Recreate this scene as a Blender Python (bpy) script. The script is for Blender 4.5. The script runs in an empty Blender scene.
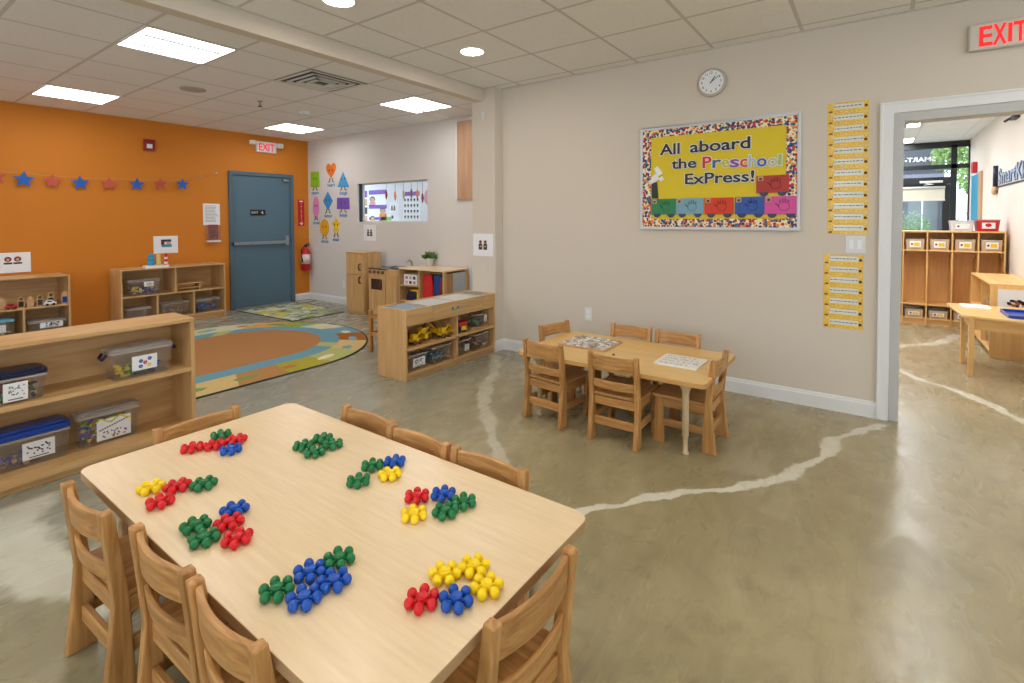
import bpy, bmesh, math, random
from mathutils import Vector, Matrix
PI = math.pi
random.seed(7)
C = bpy.context.scene.collection
sc = bpy.context.scene

# ------------------------------------------------------------ camera, world, exposure
F_PX, YAW, PITCH, ROLL, CY, CAM_H = 503.6, 0.9458, 0.02824, -0.002685, 232.98, 1.3495
_f = Vector((math.sin(YAW) * math.cos(PITCH), math.cos(YAW) * math.cos(PITCH), -math.sin(PITCH)))
_r0 = Vector((math.cos(YAW), -math.sin(YAW), 0)); _u0 = _r0.cross(_f)
_r = _r0 * math.cos(ROLL) + _u0 * math.sin(ROLL)
_u = _u0 * math.cos(ROLL) - _r0 * math.sin(ROLL)
cam = bpy.data.cameras.new('camera'); co = bpy.data.objects.new('camera', cam); C.objects.link(co)
cam.sensor_fit = 'HORIZONTAL'; cam.sensor_width = 36.0
cam.lens = 36.0 * F_PX / 1024; cam.shift_y = (CY - 341.5) / 1024
cam.clip_start = 0.02; cam.clip_end = 200
M = Matrix((_r, _u, -_f)).transposed().to_4x4(); M.translation = Vector((0, 0, CAM_H))
co.matrix_world = M
sc.camera = co

w = bpy.data.worlds.new('daylight'); sc.world = w; w.use_nodes = True
bg = w.node_tree.nodes['Background']
bg.inputs[0].default_value = (0.80, 0.90, 1.0, 1); bg.inputs[1].default_value = 3.2

sc.view_settings.view_transform = 'Standard'; sc.view_settings.look = 'None'
sc.view_settings.gamma = 1; sc.view_settings.use_curve_mapping = False
sc.view_settings.exposure = 0.50
sc.cycles.max_bounces = 8; sc.cycles.diffuse_bounces = 5; sc.cycles.transparent_max_bounces = 16
sc.cycles.sample_clamp_indirect = 4; sc.cycles.use_denoising = True
PANEL_L = 9.0      # radiance of the fluorescent troffers
DOWN_L = 55.0      # radiance of the round downlights

# the two picture-plane helpers: a sight line through a pixel, met with a wall or floor plane
def ray(x, y): return _f + _r * ((x - 512) / F_PX) - _u * ((y - CY) / F_PX)
def _on(x, y, ax, v):
    d = ray(x, y); o = Vector((0, 0, CAM_H)); return o + d * ((v - o[ax]) / d[ax])
def PX(x, y, v): return _on(x, y, 0, v)
def PY(x, y, v): return _on(x, y, 1, v)
def PZ(x, y, v): return _on(x, y, 2, v)

# room measures
XR, YB, XG = 4.157, 7.783, 4.904          # bulletin-board wall, orange wall, grey side wall
HF, HB = 2.678, 2.657                     # ceilings
YW, XF = -1.28, 11.4                      # next room: side wall, storefront

# ------------------------------------------------------------ materials
def s2l(c):
    c = c / 255.0
    return c / 12.92 if c <= 0.04045 else ((c + 0.055) / 1.055) ** 2.4
def rgb(r, g, b): return (s2l(r), s2l(g), s2l(b), 1)
def newmat(name):
    m = bpy.data.materials.new(name); m.use_nodes = True
    return m, m.node_tree.nodes, m.node_tree.links, m.node_tree.nodes['Principled BSDF']
def mat(name, col, rough=0.5, metal=0.0, spec=0.5, noise=0.0, nscale=8.0, bump=0.0, bscale=60.0, coat=0.0):
    m, n, l, b = newmat(name)
    b.inputs['Base Color'].default_value = col; b.inputs['Roughness'].default_value = rough
    b.inputs['Metallic'].default_value = metal; b.inputs['Specular IOR Level'].default_value = spec
    b.inputs['Coat Weight'].default_value = coat
    tc = n.new('ShaderNodeTexCoord')
    if noise > 0:
        t = n.new('ShaderNodeTexNoise'); t.inputs['Scale'].default_value = nscale; t.inputs['Detail'].default_value = 4
        l.new(tc.outputs['Object'], t.inputs['Vector'])
        h = n.new('ShaderNodeHueSaturation'); h.inputs['Color'].default_value = col
        mr = n.new('ShaderNodeMapRange'); mr.inputs[3].default_value = 1 - noise; mr.inputs[4].default_value = 1 + noise
        l.new(t.outputs['Fac'], mr.inputs[0]); l.new(mr.outputs[0], h.inputs['Value']); l.new(h.outputs[0], b.inputs['Base Color'])
    if bump > 0:
        t = n.new('ShaderNodeTexNoise'); t.inputs['Scale'].default_value = bscale; t.inputs['Detail'].default_value = 3
        l.new(tc.outputs['Object'], t.inputs['Vector'])
        bp = n.new('ShaderNodeBump'); bp.inputs['Strength'].default_value = bump; bp.inputs['Distance'].default_value = 0.002
        l.new(t.outputs['Fac'], bp.inputs['Height']); l.new(bp.outputs[0], b.inputs['Normal'])
    return m
def wood(name, c1, c2, axis='z', rough=0.42, fine=26.0, var=0.10):
    m, n, l, b = newmat(name)
    tc = n.new('ShaderNodeTexCoord'); oi = n.new('ShaderNodeObjectInfo')
    mp = n.new('ShaderNodeMapping'); s = [fine, fine, fine]; s['xyz'.index(axis)] = fine / 14; mp.inputs['Scale'].default_value = s
    l.new(tc.outputs['Object'], mp.inputs['Vector'])
    ad = n.new('ShaderNodeVectorMath'); ad.operation = 'MULTIPLY_ADD'
    ad.inputs[1].default_value = (17, 31, 23)
    cb = n.new('ShaderNodeCombineXYZ')
    for k in range(3): l.new(oi.outputs['Random'], cb.inputs[k])
    l.new(cb.outputs[0], ad.inputs[0]); l.new(mp.outputs[0], ad.inputs[2])
    t = n.new('ShaderNodeTexNoise'); t.inputs['Scale'].default_value = 1.0; t.inputs['Detail'].default_value = 5; t.inputs['Distortion'].default_value = 0.6
    l.new(ad.outputs[0], t.inputs['Vector'])
    cr = n.new('ShaderNodeValToRGB'); cr.color_ramp.elements[0].position = 0.35; cr.color_ramp.elements[1].position = 0.68
    cr.color_ramp.elements[0].color = c1; cr.color_ramp.elements[1].color = c2
    l.new(t.outputs['Fac'], cr.inputs[0])
    h = n.new('ShaderNodeHueSaturation'); mr = n.new('ShaderNodeMapRange')
    mr.inputs[3].default_value = 1 - var; mr.inputs[4].default_value = 1 + var
    l.new(oi.outputs['Random'], mr.inputs[0]); l.new(mr.outputs[0], h.inputs['Value']); l.new(cr.outputs[0], h.inputs['Color'])
    l.new(h.outputs[0], b.inputs['Base Color']); b.inputs['Roughness'].default_value = rough
    return m
def emit(name, col, strength):
    m, n, l, b = newmat(name); n.remove(b)
    e = n.new('ShaderNodeEmission'); e.inputs[0].default_value = col; e.inputs[1].default_value = strength
    l.new(e.outputs[0], n['Material Output'].inputs[0]); return m
def clear(name, tint=(0.93, 0.94, 0.95, 1), dif=0.18, dcol=(0.8, 0.82, 0.85, 1), gl=0.10):
    m, n, l, b = newmat(name); n.remove(b)
    tr = n.new('ShaderNodeBsdfTransparent'); tr.inputs[0].default_value = tint
    d = n.new('ShaderNodeBsdfDiffuse'); d.inputs[0].default_value = dcol
    g = n.new('ShaderNodeBsdfGlossy'); g.inputs['Roughness'].default_value = 0.08
    a = n.new('ShaderNodeMixShader'); a.inputs[0].default_value = dif; l.new(tr.outputs[0], a.inputs[1]); l.new(d.outputs[0], a.inputs[2])
    lw = n.new('ShaderNodeLayerWeight'); lw.inputs[0].default_value = 0.5
    pw = n.new('ShaderNodeMath'); pw.operation = 'POWER'; pw.inputs[1].default_value = 4; l.new(lw.outputs['Facing'], pw.inputs[0])
    mu = n.new('ShaderNodeMath'); mu.operation = 'MULTIPLY_ADD'; mu.inputs[1].default_value = 0.5; mu.inputs[2].default_value = gl * 0.4; l.new(pw.outputs[0], mu.inputs[0])
    q = n.new('ShaderNodeMixShader'); l.new(mu.outputs[0], q.inputs[0]); l.new(a.outputs[0], q.inputs[1]); l.new(g.outputs[0], q.inputs[2])
    l.new(q.outputs[0], n['Material Output'].inputs[0]); return m

# painted walls and plain things
m_wall = mat('wall_paint_beige', rgb(212, 202, 188), 0.75, noise=0.015, nscale=1.5, bump=0.15, bscale=90)
m_grey = mat('wall_paint_grey', rgb(214, 209, 204), 0.75, noise=0.012, nscale=1.5, bump=0.15, bscale=90)
m_orange = mat('wall_paint_orange', rgb(206, 124, 26), 0.7, noise=0.02, nscale=1.2, bump=0.12, bscale=90)
m_cream = mat('wall_paint_cream', rgb(234, 225, 216), 0.75, noise=0.012, nscale=1.5)
m_trim = mat('trim_paint_white', rgb(226, 227, 228), 0.4, noise=0.01)
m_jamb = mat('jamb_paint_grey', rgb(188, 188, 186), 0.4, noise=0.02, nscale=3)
m_white = mat('paper_white', rgb(236, 238, 242), 0.5)
m_card = mat('card_white', rgb(240, 240, 236), 0.35)
m_black = mat('black_plastic', rgb(22, 22, 24), 0.4)
m_ink = mat('ink_dark', rgb(60, 58, 62), 0.6)
m_steel = mat('brushed_steel', rgb(180, 184, 188), 0.3, metal=0.8)
m_chrome = mat('chrome_dull', rgb(150, 160, 170), 0.35, metal=0.5)
m_doorblue = mat('door_paint_slate', rgb(84, 112, 130), 0.42, noise=0.03, nscale=2)
m_doorframe = mat('door_frame_slate', rgb(78, 104, 120), 0.42, noise=0.02)
m_red = mat('red_gloss', rgb(196, 26, 34), 0.3)
m_dkred = mat('dark_red_plastic', rgb(140, 24, 28), 0.35)
m_blue = mat('blue_plastic', rgb(18, 62, 160), 0.3)
m_navy = mat('navy_plastic', rgb(20, 26, 62), 0.3)
m_yellow = mat('yellow_plastic', rgb(240, 200, 30), 0.35)
m_green = mat('green_plastic', rgb(30, 130, 70), 0.35)
m_purple = mat('purple_print', rgb(120, 80, 176), 0.5)
m_pink = mat('pink_print', rgb(224, 140, 190), 0.5)
m_teal = mat('teal_print', rgb(40, 150, 190), 0.5)
m_lime = mat('lime_print', rgb(140, 190, 40), 0.5)
m_orangep = mat('orange_print', rgb(232, 120, 40), 0.5)
m_tan = mat('tan_print', rgb(200, 160, 120), 0.5)
m_brown = mat('brown_print', rgb(110, 70, 45), 0.5)
m_skyblue = mat('sky_print', rgb(70, 160, 215), 0.5)
m_plate = mat('plate_white', rgb(222, 224, 222), 0.35)
m_clear = clear('clear_plastic', tint=(.99, .99, .99, 1), dif=.035, gl=.06); m_lidclear = clear('frosted_lid', dif=0.28, dcol=(0.80, 0.76, 0.73, 1), gl=.2)
m_amber = clear('amber_clear_bin', tint=(0.97, 0.90, 0.80, 1), dif=0.50, dcol=(0.95, 0.76, 0.56, 1))
m_glass = clear('window_glass', tint=(0.93, 0.96, 0.97, 1), dif=0.02, gl=0.06)
# furniture woods
CH1, CH2 = rgb(166, 116, 62), rgb(204, 154, 94)
m_ch = {a: wood('chair_beech_' + a, CH1, CH2, a, fine=60, rough=.40) for a in 'xyz'}
m_mp = {a: wood('maple_ply_' + a, rgb(192, 150, 96), rgb(212, 172, 120), a, var=0.04) for a in 'xyz'}
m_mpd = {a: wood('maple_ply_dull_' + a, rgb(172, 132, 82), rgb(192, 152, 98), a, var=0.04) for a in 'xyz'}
m_top = wood('table_laminate', rgb(229, 203, 164), rgb(238, 213, 175), 'y', rough=0.28, fine=70, var=0.0)
m_top2 = wood('table_laminate_yellow', rgb(222, 182, 112), rgb(232, 194, 126), 'y', rough=0.30, fine=30, var=0.0)
m_edge = mat('edge_band', rgb(176, 142, 102), 0.5)
m_edge2 = mat('edge_band_yellow', rgb(200, 152, 88), 0.5)
m_leg = mat('table_leg_almond', rgb(206, 182, 142), 0.4)
m_cub = {a: wood('cubby_birch_' + a, rgb(224, 176, 108), rgb(238, 194, 128), a, var=0.03) for a in 'xyz'}

# polished stained concrete with pale patched cracks (filler along separate paths, one partly painted reflection)
def floor_mat():
    m, n, l, b = newmat('stained_concrete')
    tc = n.new('ShaderNodeTexCoord'); sx = n.new('ShaderNodeSeparateXYZ'); l.new(tc.outputs['Object'], sx.inputs[0])
    def noise(scale, detail=6, dist=0.0, vec=None, rough=0.55):
        t = n.new('ShaderNodeTexNoise'); t.inputs['Scale'].default_value = scale; t.inputs['Detail'].default_value = detail
        t.inputs['Distortion'].default_value = dist; t.inputs['Roughness'].default_value = rough
        l.new(vec or tc.outputs['Object'], t.inputs['Vector']); return t.outputs['Fac']
    def math_(op, a, b2=None, clamp=False):
        q = n.new('ShaderNodeMath'); q.operation = op; q.use_clamp = clamp
        for i, v in enumerate((a, b2)):
            if v is None: continue
            if isinstance(v, (int, float)): q.inputs[i].default_value = v
            else: l.new(v, q.inputs[i])
        return q.outputs[0]
    def rng(v, a, b2, c=0.0, d=1.0, smooth=True):
        q = n.new('ShaderNodeMapRange'); q.interpolation_type = 'SMOOTHSTEP' if smooth else 'LINEAR'
        l.new(v, q.inputs[0]); q.inputs[1].default_value = a; q.inputs[2].default_value = b2; q.inputs[3].default_value = c; q.inputs[4].default_value = d
        return q.outputs[0]
    def mix(f, a, b2):
        q = n.new('ShaderNodeMix'); q.data_type = 'RGBA'; l.new(f, q.inputs[0])
        for i, v in ((6, a), (7, b2)):
            if isinstance(v, tuple): q.inputs[i].default_value = v
            else: l.new(v, q.inputs[i])
        return q.outputs[2]
    mp = n.new('ShaderNodeMapping'); mp.inputs['Rotation'].default_value = (0, 0, -0.6); mp.inputs['Scale'].default_value = (1, 2.6, 1)
    l.new(tc.outputs['Object'], mp.inputs['Vector'])
    big = noise(0.9, 5, 0.8); mid = noise(2.2, 6, 1.2, mp.outputs[0]); fine = noise(9, 6, 0.4)
    c = mix(rng(big, 0.35, 0.65), rgb(154, 144, 108), rgb(172, 160, 124))
    c = mix(rng(mid, 0.42, 0.70, 0, 0.30), c, rgb(136, 122, 90))
    mp2 = n.new('ShaderNodeMapping'); mp2.inputs['Rotation'].default_value = (0, 0, 0.9); mp2.inputs['Scale'].default_value = (3, 16, 1); l.new(tc.outputs['Object'], mp2.inputs['Vector'])
    wipe = noise(1.6, 8, 1.0, mp2.outputs[0], .65); c = mix(rng(wipe, 0.50, 0.72, 0, 0.30), c, rgb(132, 118, 90)); c = mix(rng(wipe, 0.45, 0.28, 0, 0.30), c, rgb(186, 176, 150))
    c = mix(rng(mid, 0.50, 0.28, 0, 0.28), c, rgb(182, 172, 144))
    c = mix(rng(fine, 0.45, 0.75, 0, 0.35), c, rgb(116, 104, 78))
    # warmer, browner stain through the doorway side; further back, bluish daylight reflection painted in
    c = mix(rng(sx.outputs[0], 3.2, 5.4, 0, 0.40), c, rgb(160, 144, 118))
    c = mix(rng(sx.outputs[1], 1.4, 3.6, 0, 0.58), c, rgb(138, 146, 144))
    def crack(pts, wid, strength, swap=False):
        X_, Y_ = (sx.outputs[1], sx.outputs[0]) if swap else (sx.outputs[0], sx.outputs[1])
        xs = [p[0] for p in pts]; ys = [p[1] for p in pts]
        x0, x1, y0, y1 = min(xs), max(xs), min(ys), max(ys)
        fc = n.new('ShaderNodeFloatCurve'); cu = fc.mapping.curves[0]
        P = sorted(((p[0] - x0) / (x1 - x0), (p[1] - y0) / (y1 - y0)) for p in pts)
        cu.points[0].location = P[0]; cu.points[1].location = P[-1]
        for p in P[1:-1]: cu.points.new(*p)
        fc.mapping.update()
        l.new(rng(X_, x0, x1, smooth=False), fc.inputs['Value'])
        yy = rng(fc.outputs[0], 0, 1, y0, y1, smooth=False)
        wob = math_('MULTIPLY', math_('SUBTRACT', noise(6, 6), 0.5), 0.13)
        d = math_('ABSOLUTE', math_('ADD', math_('SUBTRACT', Y_, yy), wob))
        wn = math_('MULTIPLY', rng(noise(3.5, 3), 0.3, 0.7, 0.55, 1.5), wid)
        q = math_('DIVIDE', d, wn)
        inside = math_('MULTIPLY', rng(X_, x0 - 0.02, x0 + 0.04), rng(X_, x1 + 0.02, x1 - 0.04))
        return math_('MULTIPLY', math_('MULTIPLY', rng(q, 1.0, 0.55), inside), rng(fine, 0.2, 0.6, strength * 0.8, strength))
    pale = rgb(222, 219, 202)
    for pts, wid, st, sw in (
        ([(1.6, 1.22), (2.012, 1.094), (2.19, .957), (2.467, .763), (2.689, .532), (2.903, .383), (3.166, .272), (3.39, .203), (3.603, .175), (3.936, .009), (4.07, -.07)], 0.040, 0.95, False),
        ([(1.9, 1.45), (2.134, 1.604), (2.346, 1.822), (2.558, 2.027), (2.89, 2.346), (3.398, 2.669), (3.93, 3.023)], 0.07, 0.5, False),  # soft pale streak: crack filler plus a wall reflection painted into the colour
        ([(4.3, -1.15), (4.662, -.818), (4.922, -.688), (5.158, -.55), (5.4, -.30), (5.75, -.10)], 0.055, 0.8, False),
        ([(6.3, -.1), (6.674, -.254), (6.945, -.492), (7.664, -.789)], 0.07, 0.7, False),
        ([(2.1, .62), (2.4, .56), (2.85, .47), (3.3, .54)], 0.15, 0.75, True)):
        c = mix(crack(pts, wid, st, sw), c, pale)
    l.new(c, b.inputs['Base Color'])
    l.new(rng(mid, 0.3, 0.7, 0.20, 0.34), b.inputs['Roughness']); b.inputs['Specular IOR Level'].default_value = 0.5
    bp = n.new('ShaderNodeBump'); bp.inputs['Strength'].default_value = 0.12; bp.inputs['Distance'].default_value = 0.003
    l.new(noise(3, 4), bp.inputs['Height']); l.new(bp.outputs[0], b.inputs['Normal'])
    return m
m_floor = floor_mat()

def ceil_mat(name, x0, y0, dx, dy, tile, bar, dark=0.006):
    m, n, l, b = newmat(name)
    tc = n.new('ShaderNodeTexCoord'); sx = n.new('ShaderNodeSeparateXYZ'); l.new(tc.outputs['Object'], sx.inputs[0])
    def line(o, off, step, half):
        a = n.new('ShaderNodeMath'); a.operation = 'SUBTRACT'; l.new(o, a.inputs[0]); a.inputs[1].default_value = off
        p = n.new('ShaderNodeMath'); p.operation = 'PINGPONG'; l.new(a.outputs[0], p.inputs[0]); p.inputs[1].default_value = step / 2
        q = n.new('ShaderNodeMath'); q.operation = 'LESS_THAN'; l.new(p.outputs[0], q.inputs[0]); q.inputs[1].default_value = half; return q.outputs[0]
    mx = n.new('ShaderNodeMath'); mx.operation = 'MAXIMUM'
    l.new(line(sx.outputs[0], x0, dx, 0.012), mx.inputs[0]); l.new(line(sx.outputs[1], y0, dy, 0.012), mx.inputs[1])
    t = n.new('ShaderNodeTexNoise'); t.inputs['Scale'].default_value = 55; t.inputs['Detail'].default_value = 5; t.inputs['Roughness'].default_value = 0.7
    l.new(tc.outputs['Object'], t.inputs['Vector'])
    r = n.new('ShaderNodeValToRGB'); r.color_ramp.elements[0].position = 0.3; r.color_ramp.elements[1].position = 0.6
    r.color_ramp.elements[0].color = tuple(v * 0.93 for v in tile[:3]) + (1,); r.color_ramp.elements[1].color = tile
    l.new(t.outputs['Fac'], r.inputs[0])
    q = n.new('ShaderNodeMix'); q.data_type = 'RGBA'; l.new(mx.outputs[0], q.inputs[0]); l.new(r.outputs[0], q.inputs[6]); q.inputs[7].default_value = bar
    l.new(q.outputs[2], b.inputs['Base Color']); b.inputs['Roughness'].default_value = 0.9
    bp = n.new('ShaderNodeBump'); bp.inputs['Strength'].default_value = 0.25; bp.inputs['Distance'].default_value = 0.003
    l.new(t.outputs['Fac'], bp.inputs['Height']); l.new(bp.outputs[0], b.inputs['Normal'])
    return m
m_ceilF = ceil_mat('ceiling_tiles_front', 3.415, 2.269, .6096, .6096, rgb(240, 239, 236), rgb(206, 203, 198))
m_ceilB = ceil_mat('ceiling_tiles_back', 1.335, 3.985, .6096, .625, rgb(240, 242, 244), rgb(208, 208, 207))
m_ceilN = ceil_mat('ceiling_tiles_next', 4.5, -.52, .6096, .6096, rgb(240, 246, 252), rgb(226, 231, 236))
m_panelN = emit('troffer_light_next', (0.97, 0.98, 1.0, 1), 17.0)
m_panel = emit('troffer_light', (1.0, 0.98, 0.95, 1), PANEL_L)
m_down = emit('downlight_glow', (1.0, 0.93, 0.83, 1), DOWN_L)
m_exitred = emit('exit_letters', (1.0, 0.03, 0.03, 1), 1.1)

# ------------------------------------------------------------ mesh kit
_txt = {}
def text_geo(s, offset=0.0, depth=0.0):
    k = (s, offset, depth)
    if k in _txt: return _txt[k]
    cu = bpy.data.curves.new('t', 'FONT'); cu.body = s; cu.size = 1; cu.offset = offset; cu.extrude = depth; cu.resolution_u = 3
    o = bpy.data.objects.new('t', cu); C.objects.link(o)
    dg = bpy.context.evaluated_depsgraph_get(); dg.update(); ev = o.evaluated_get(dg); me = ev.to_mesh()
    r = ([tuple(v.co) for v in me.vertices], [tuple(p.vertices) for p in me.polygons])
    ev.to_mesh_clear(); bpy.data.objects.remove(o); bpy.data.curves.remove(cu)
    _txt[k] = r; return r
ORG = {}
class MB:
    def __init__(s): s.v = []; s.f = []; s.m = []; s.s = []
    def add(s, vs, fs, mi=0, sm=False):
        b = len(s.v); s.v += [tuple(v) for v in vs]
        for f in fs: s.f.append(tuple(b + i for i in f)); s.m.append(mi); s.s.append(sm)
        return s
    def box(s, x0, y0, z0, x1, y1, z1, mi=0):
        if x0 > x1: x0, x1 = x1, x0
        if y0 > y1: y0, y1 = y1, y0
        if z0 > z1: z0, z1 = z1, z0
        return s.add([(x0, y0, z0), (x1, y0, z0), (x1, y1, z0), (x0, y1, z0), (x0, y0, z1), (x1, y0, z1), (x1, y1, z1), (x0, y1, z1)],
                     [(0, 3, 2, 1), (4, 5, 6, 7), (0, 1, 5, 4), (1, 2, 6, 5), (2, 3, 7, 6), (3, 0, 4, 7)], mi)
    def prism(s, poly, ax, a, b, mi=0, mside=None):
        n = len(poly)
        def P(p, t): return (t, p[0], p[1]) if ax == 'x' else (p[0], t, p[1]) if ax == 'y' else (p[0], p[1], t)
        s.add([P(p, a) for p in poly] + [P(p, b) for p in poly], [tuple(range(n))[::-1], tuple(range(n, 2 * n))], mi)
        s.add([P(p, a) for p in poly] + [P(p, b) for p in poly], [(i, (i + 1) % n, n + (i + 1) % n, n + i) for i in range(n)], mi if mside is None else mside)
        return s
    def tube(s, pts, r, n=10, mi=0, closed=False, cap=True):
        pts = [Vector(p) for p in pts]; rs = r if isinstance(r, (list, tuple)) else [r] * len(pts); vs = []; fs = []
        K = len(pts); ref = None
        for i, p in enumerate(pts):
            a = pts[(i - 1) % K] if (closed or i > 0) else p; b = pts[(i + 1) % K] if (closed or i < K - 1) else p
            t = (b - a).normalized()
            if ref is None: ref = Vector((0, 0, 1)) if abs(t.z) < 0.9 else Vector((1, 0, 0))
            u = (ref - t * ref.dot(t)).normalized(); q = t.cross(u); ref = u
            for k in range(n):
                g = 2 * PI * k / n; vs.append(p + (u * math.cos(g) + q * math.sin(g)) * rs[i])
        for i in range(K if closed else K - 1):
            for k in range(n):
                fs.append((i * n + k, i * n + (k + 1) % n, ((i + 1) % K) * n + (k + 1) % n, ((i + 1) % K) * n + k))
        if cap and not closed: fs += [tuple(range(n))[::-1], tuple((K - 1) * n + k for k in range(n))]
        return s.add(vs, fs, mi, True)
    def lathe(s, prof, c=(0, 0, 0), n=20, mi=0, sm=True, sx=1.0):
        vs = []; fs = []
        for r, z in prof:
            for k in range(n): g = 2 * PI * k / n; vs.append((c[0] + r * sx * math.cos(g), c[1] + r * math.sin(g), c[2] + z))
        for i in range(len(prof) - 1):
            for k in range(n): fs.append((i * n + k, i * n + (k + 1) % n, (i + 1) * n + (k + 1) % n, (i + 1) * n + k))
        fs += [tuple(range(n))[::-1], tuple((len(prof) - 1) * n + k for k in range(n))]
        return s.add(vs, fs, mi, sm)
    def ball(s, c, r, nu=12, nv=8, mi=0):
        rx, ry, rz = r if isinstance(r, (tuple, list)) else (r, r, r)
        vs = [(c[0], c[1], c[2] - rz)]; fs = []
        for j in range(1, nv):
            a = -PI / 2 + PI * j / nv
            for k in range(nu): g = 2 * PI * k / nu; vs.append((c[0] + rx * math.cos(a) * math.cos(g), c[1] + ry * math.cos(a) * math.sin(g), c[2] + rz * math.sin(a)))
        vs.append((c[0], c[1], c[2] + rz)); T = len(vs) - 1
        for k in range(nu):
            fs.append((0, 1 + (k + 1) % nu, 1 + k)); fs.append((T, T - nu + k, T - nu + (k + 1) % nu))
            for j in range(nv - 2): a = 1 + j * nu; fs.append((a + k, a + (k + 1) % nu, a + nu + (k + 1) % nu, a + nu + k))
        return s.add(vs, fs, mi, True)
    def text(s, st, o, wall, h, mi=0, width=None, depth=0.001, offset=0.0, align='c', rot=0.0, flip=False):
        """o: world point of the text's centre (or left end); wall: which way it faces ('-x','-y','+y','+z')"""
        vs, fs = text_geo(st, offset, 0.0)
        xs = [v[0] for v in text_geo(st, 0.0, 0.0)[0]]; w0 = max(xs) - min(xs)
        k = h; kx = k if width is None else width / w0
        cx = (min(xs) + max(xs)) / 2 if align == 'c' else min(xs); cy = 0.35
        D = {'-x': ((0, -1, 0), (0, 0, 1), (-1, 0, 0)), '-y': ((1, 0, 0), (0, 0, 1), (0, -1, 0)), '+y': ((-1, 0, 0), (0, 0, 1), (0, 1, 0)), '+z': ((1, 0, 0), (0, 1, 0), (0, 0, 1))}[wall]
        ex, ey, ez = map(Vector, D); o = Vector(o); ca, sa = math.cos(rot), math.sin(rot)
        out = []
        for v in vs:
            a = (v[0] - cx) * kx * (-1 if flip else 1); b = (v[1] - cy) * k
            a, b = a * ca - b * sa, a * sa + b * ca
            out.append(o + ex * a + ey * b + ez * depth)
        return s.add(out, fs, mi)
    def build(s, name, mats, parent=None, origin=None, bevel=0.0, seg=2, sub=0, smooth=False, kind=None, merge=True):
        mats = mats if isinstance(mats, (list, tuple)) else [mats]
        if parent is not None: off = Vector(ORG.get(parent.name, (0, 0, 0)))
        elif origin is not None: off = Vector(origin)
        else:
            xs, ys, zs = zip(*s.v); off = Vector(((min(xs) + max(xs)) / 2, (min(ys) + max(ys)) / 2, min(zs)))
        me = bpy.data.meshes.new(name); me.from_pydata([Vector(v) - off for v in s.v], [], s.f)
        for i, p in enumerate(me.polygons): p.material_index = s.m[i]; p.use_smooth = s.s[i] or smooth
        bm = bmesh.new(); bm.from_mesh(me)
        if merge: bmesh.ops.remove_doubles(bm, verts=bm.verts, dist=1e-5)
        bmesh.ops.recalc_face_normals(bm, faces=bm.faces); bm.to_mesh(me); bm.free()
        for m_ in mats: me.materials.append(m_)
        o = bpy.data.objects.new(name, me); C.objects.link(o)
        if parent is None: o.location = off
        else: o.parent = parent
        ORG[o.name] = tuple(off)
        if bevel > 0:
            b = o.modifiers.new('bevel', 'BEVEL'); b.width = bevel; b.segments = seg; b.limit_method = 'ANGLE'; b.angle_limit = 0.6
        if sub:
            q = o.modifiers.new('sub', 'SUBSURF'); q.levels = sub; q.render_levels = sub
        if kind: o['kind'] = kind
        return o
def tag(o, label, cat, group=None, kind=None):
    o['label'] = label; o['category'] = cat
    if group: o['group'] = group
    if kind: o['kind'] = kind
    return o
def thing(name, label, cat, loc=(0, 0, 0), group=None, kind=None):
    o = bpy.data.objects.new(name, None); C.objects.link(o); o.location = loc; o.empty_display_size = 0.05
    ORG[o.name] = tuple(loc); return tag(o, label, cat, group, kind)
def struct(name, mb, m, parent=None, **k):
    o = mb.build(name, m, parent, **k)
    if parent is None: o['kind'] = 'structure'
    return o
def dup(root, loc, rz=0.0, label=None, group=None, scale=None):
    r = root.copy(); C.objects.link(r); r.location = loc; r.rotation_euler = (0, 0, rz)
    if label: r['label'] = label
    if group: r['group'] = group
    if scale: r.scale = (scale,) * 3
    for ch in list(root.children):
        c = ch.copy(); C.objects.link(c); c.parent = r
        for g in ch.children:
            d = g.copy(); C.objects.link(d); d.parent = c
    return r
def rr(x0, y0, x1, y1, r, n=6):
    out = []
    for cx, cy, a in ((x1 - r, y1 - r, 0), (x0 + r, y1 - r, 1), (x0 + r, y0 + r, 2), (x1 - r, y0 + r, 3)):
        for k in range(n + 1): g = PI / 2 * (a + k / n); out.append((cx + r * math.cos(g), cy + r * math.sin(g)))
    return out

# ============================================================ THE SETTING
struct('floor', MB().box(-4.0, -5.0, -0.06, XF + 0.1, 8.0, 0.0), m_floor, origin=(0, 0, 0))
struct('ceiling', MB().box(-4.0, -5.0, HF, XR, 3.33, HF + 0.05), m_ceilF, origin=(0, 0, 0))
struct('ceiling', MB().box(-4.0, 3.33, HB, XG, YB, HB + 0.05), m_ceilB, origin=(0, 0, 0))
struct('ceiling', MB().box(XR + 0.12, YW, 2.66, XF + 0.15, 3.115, 2.71), m_ceilN, origin=(0, 0, 0))
struct('wall_back', MB().box(-4.0, YB, -0.06, XG + 0.1, YB + 0.12, 2.75), m_orange, origin=(0, YB, 0))
# grey side wall with the interior window opening
WY0, WY1, WZ0, WZ1 = 4.958, 6.468, 1.306, 1.892
g = MB(); g.box(XG, 3.30, -0.06, XG + 0.13, WY0, 2.75); g.box(XG, WY1, -0.06, XG + 0.13, YB, 2.75)
g.box(XG, WY0, -0.06, XG + 0.13, WY1, WZ0); g.box(XG, WY0, WZ1, XG + 0.13, WY1, 2.75)
struct('wall_side', g, m_grey, origin=(XG, 5, 0))
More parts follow.
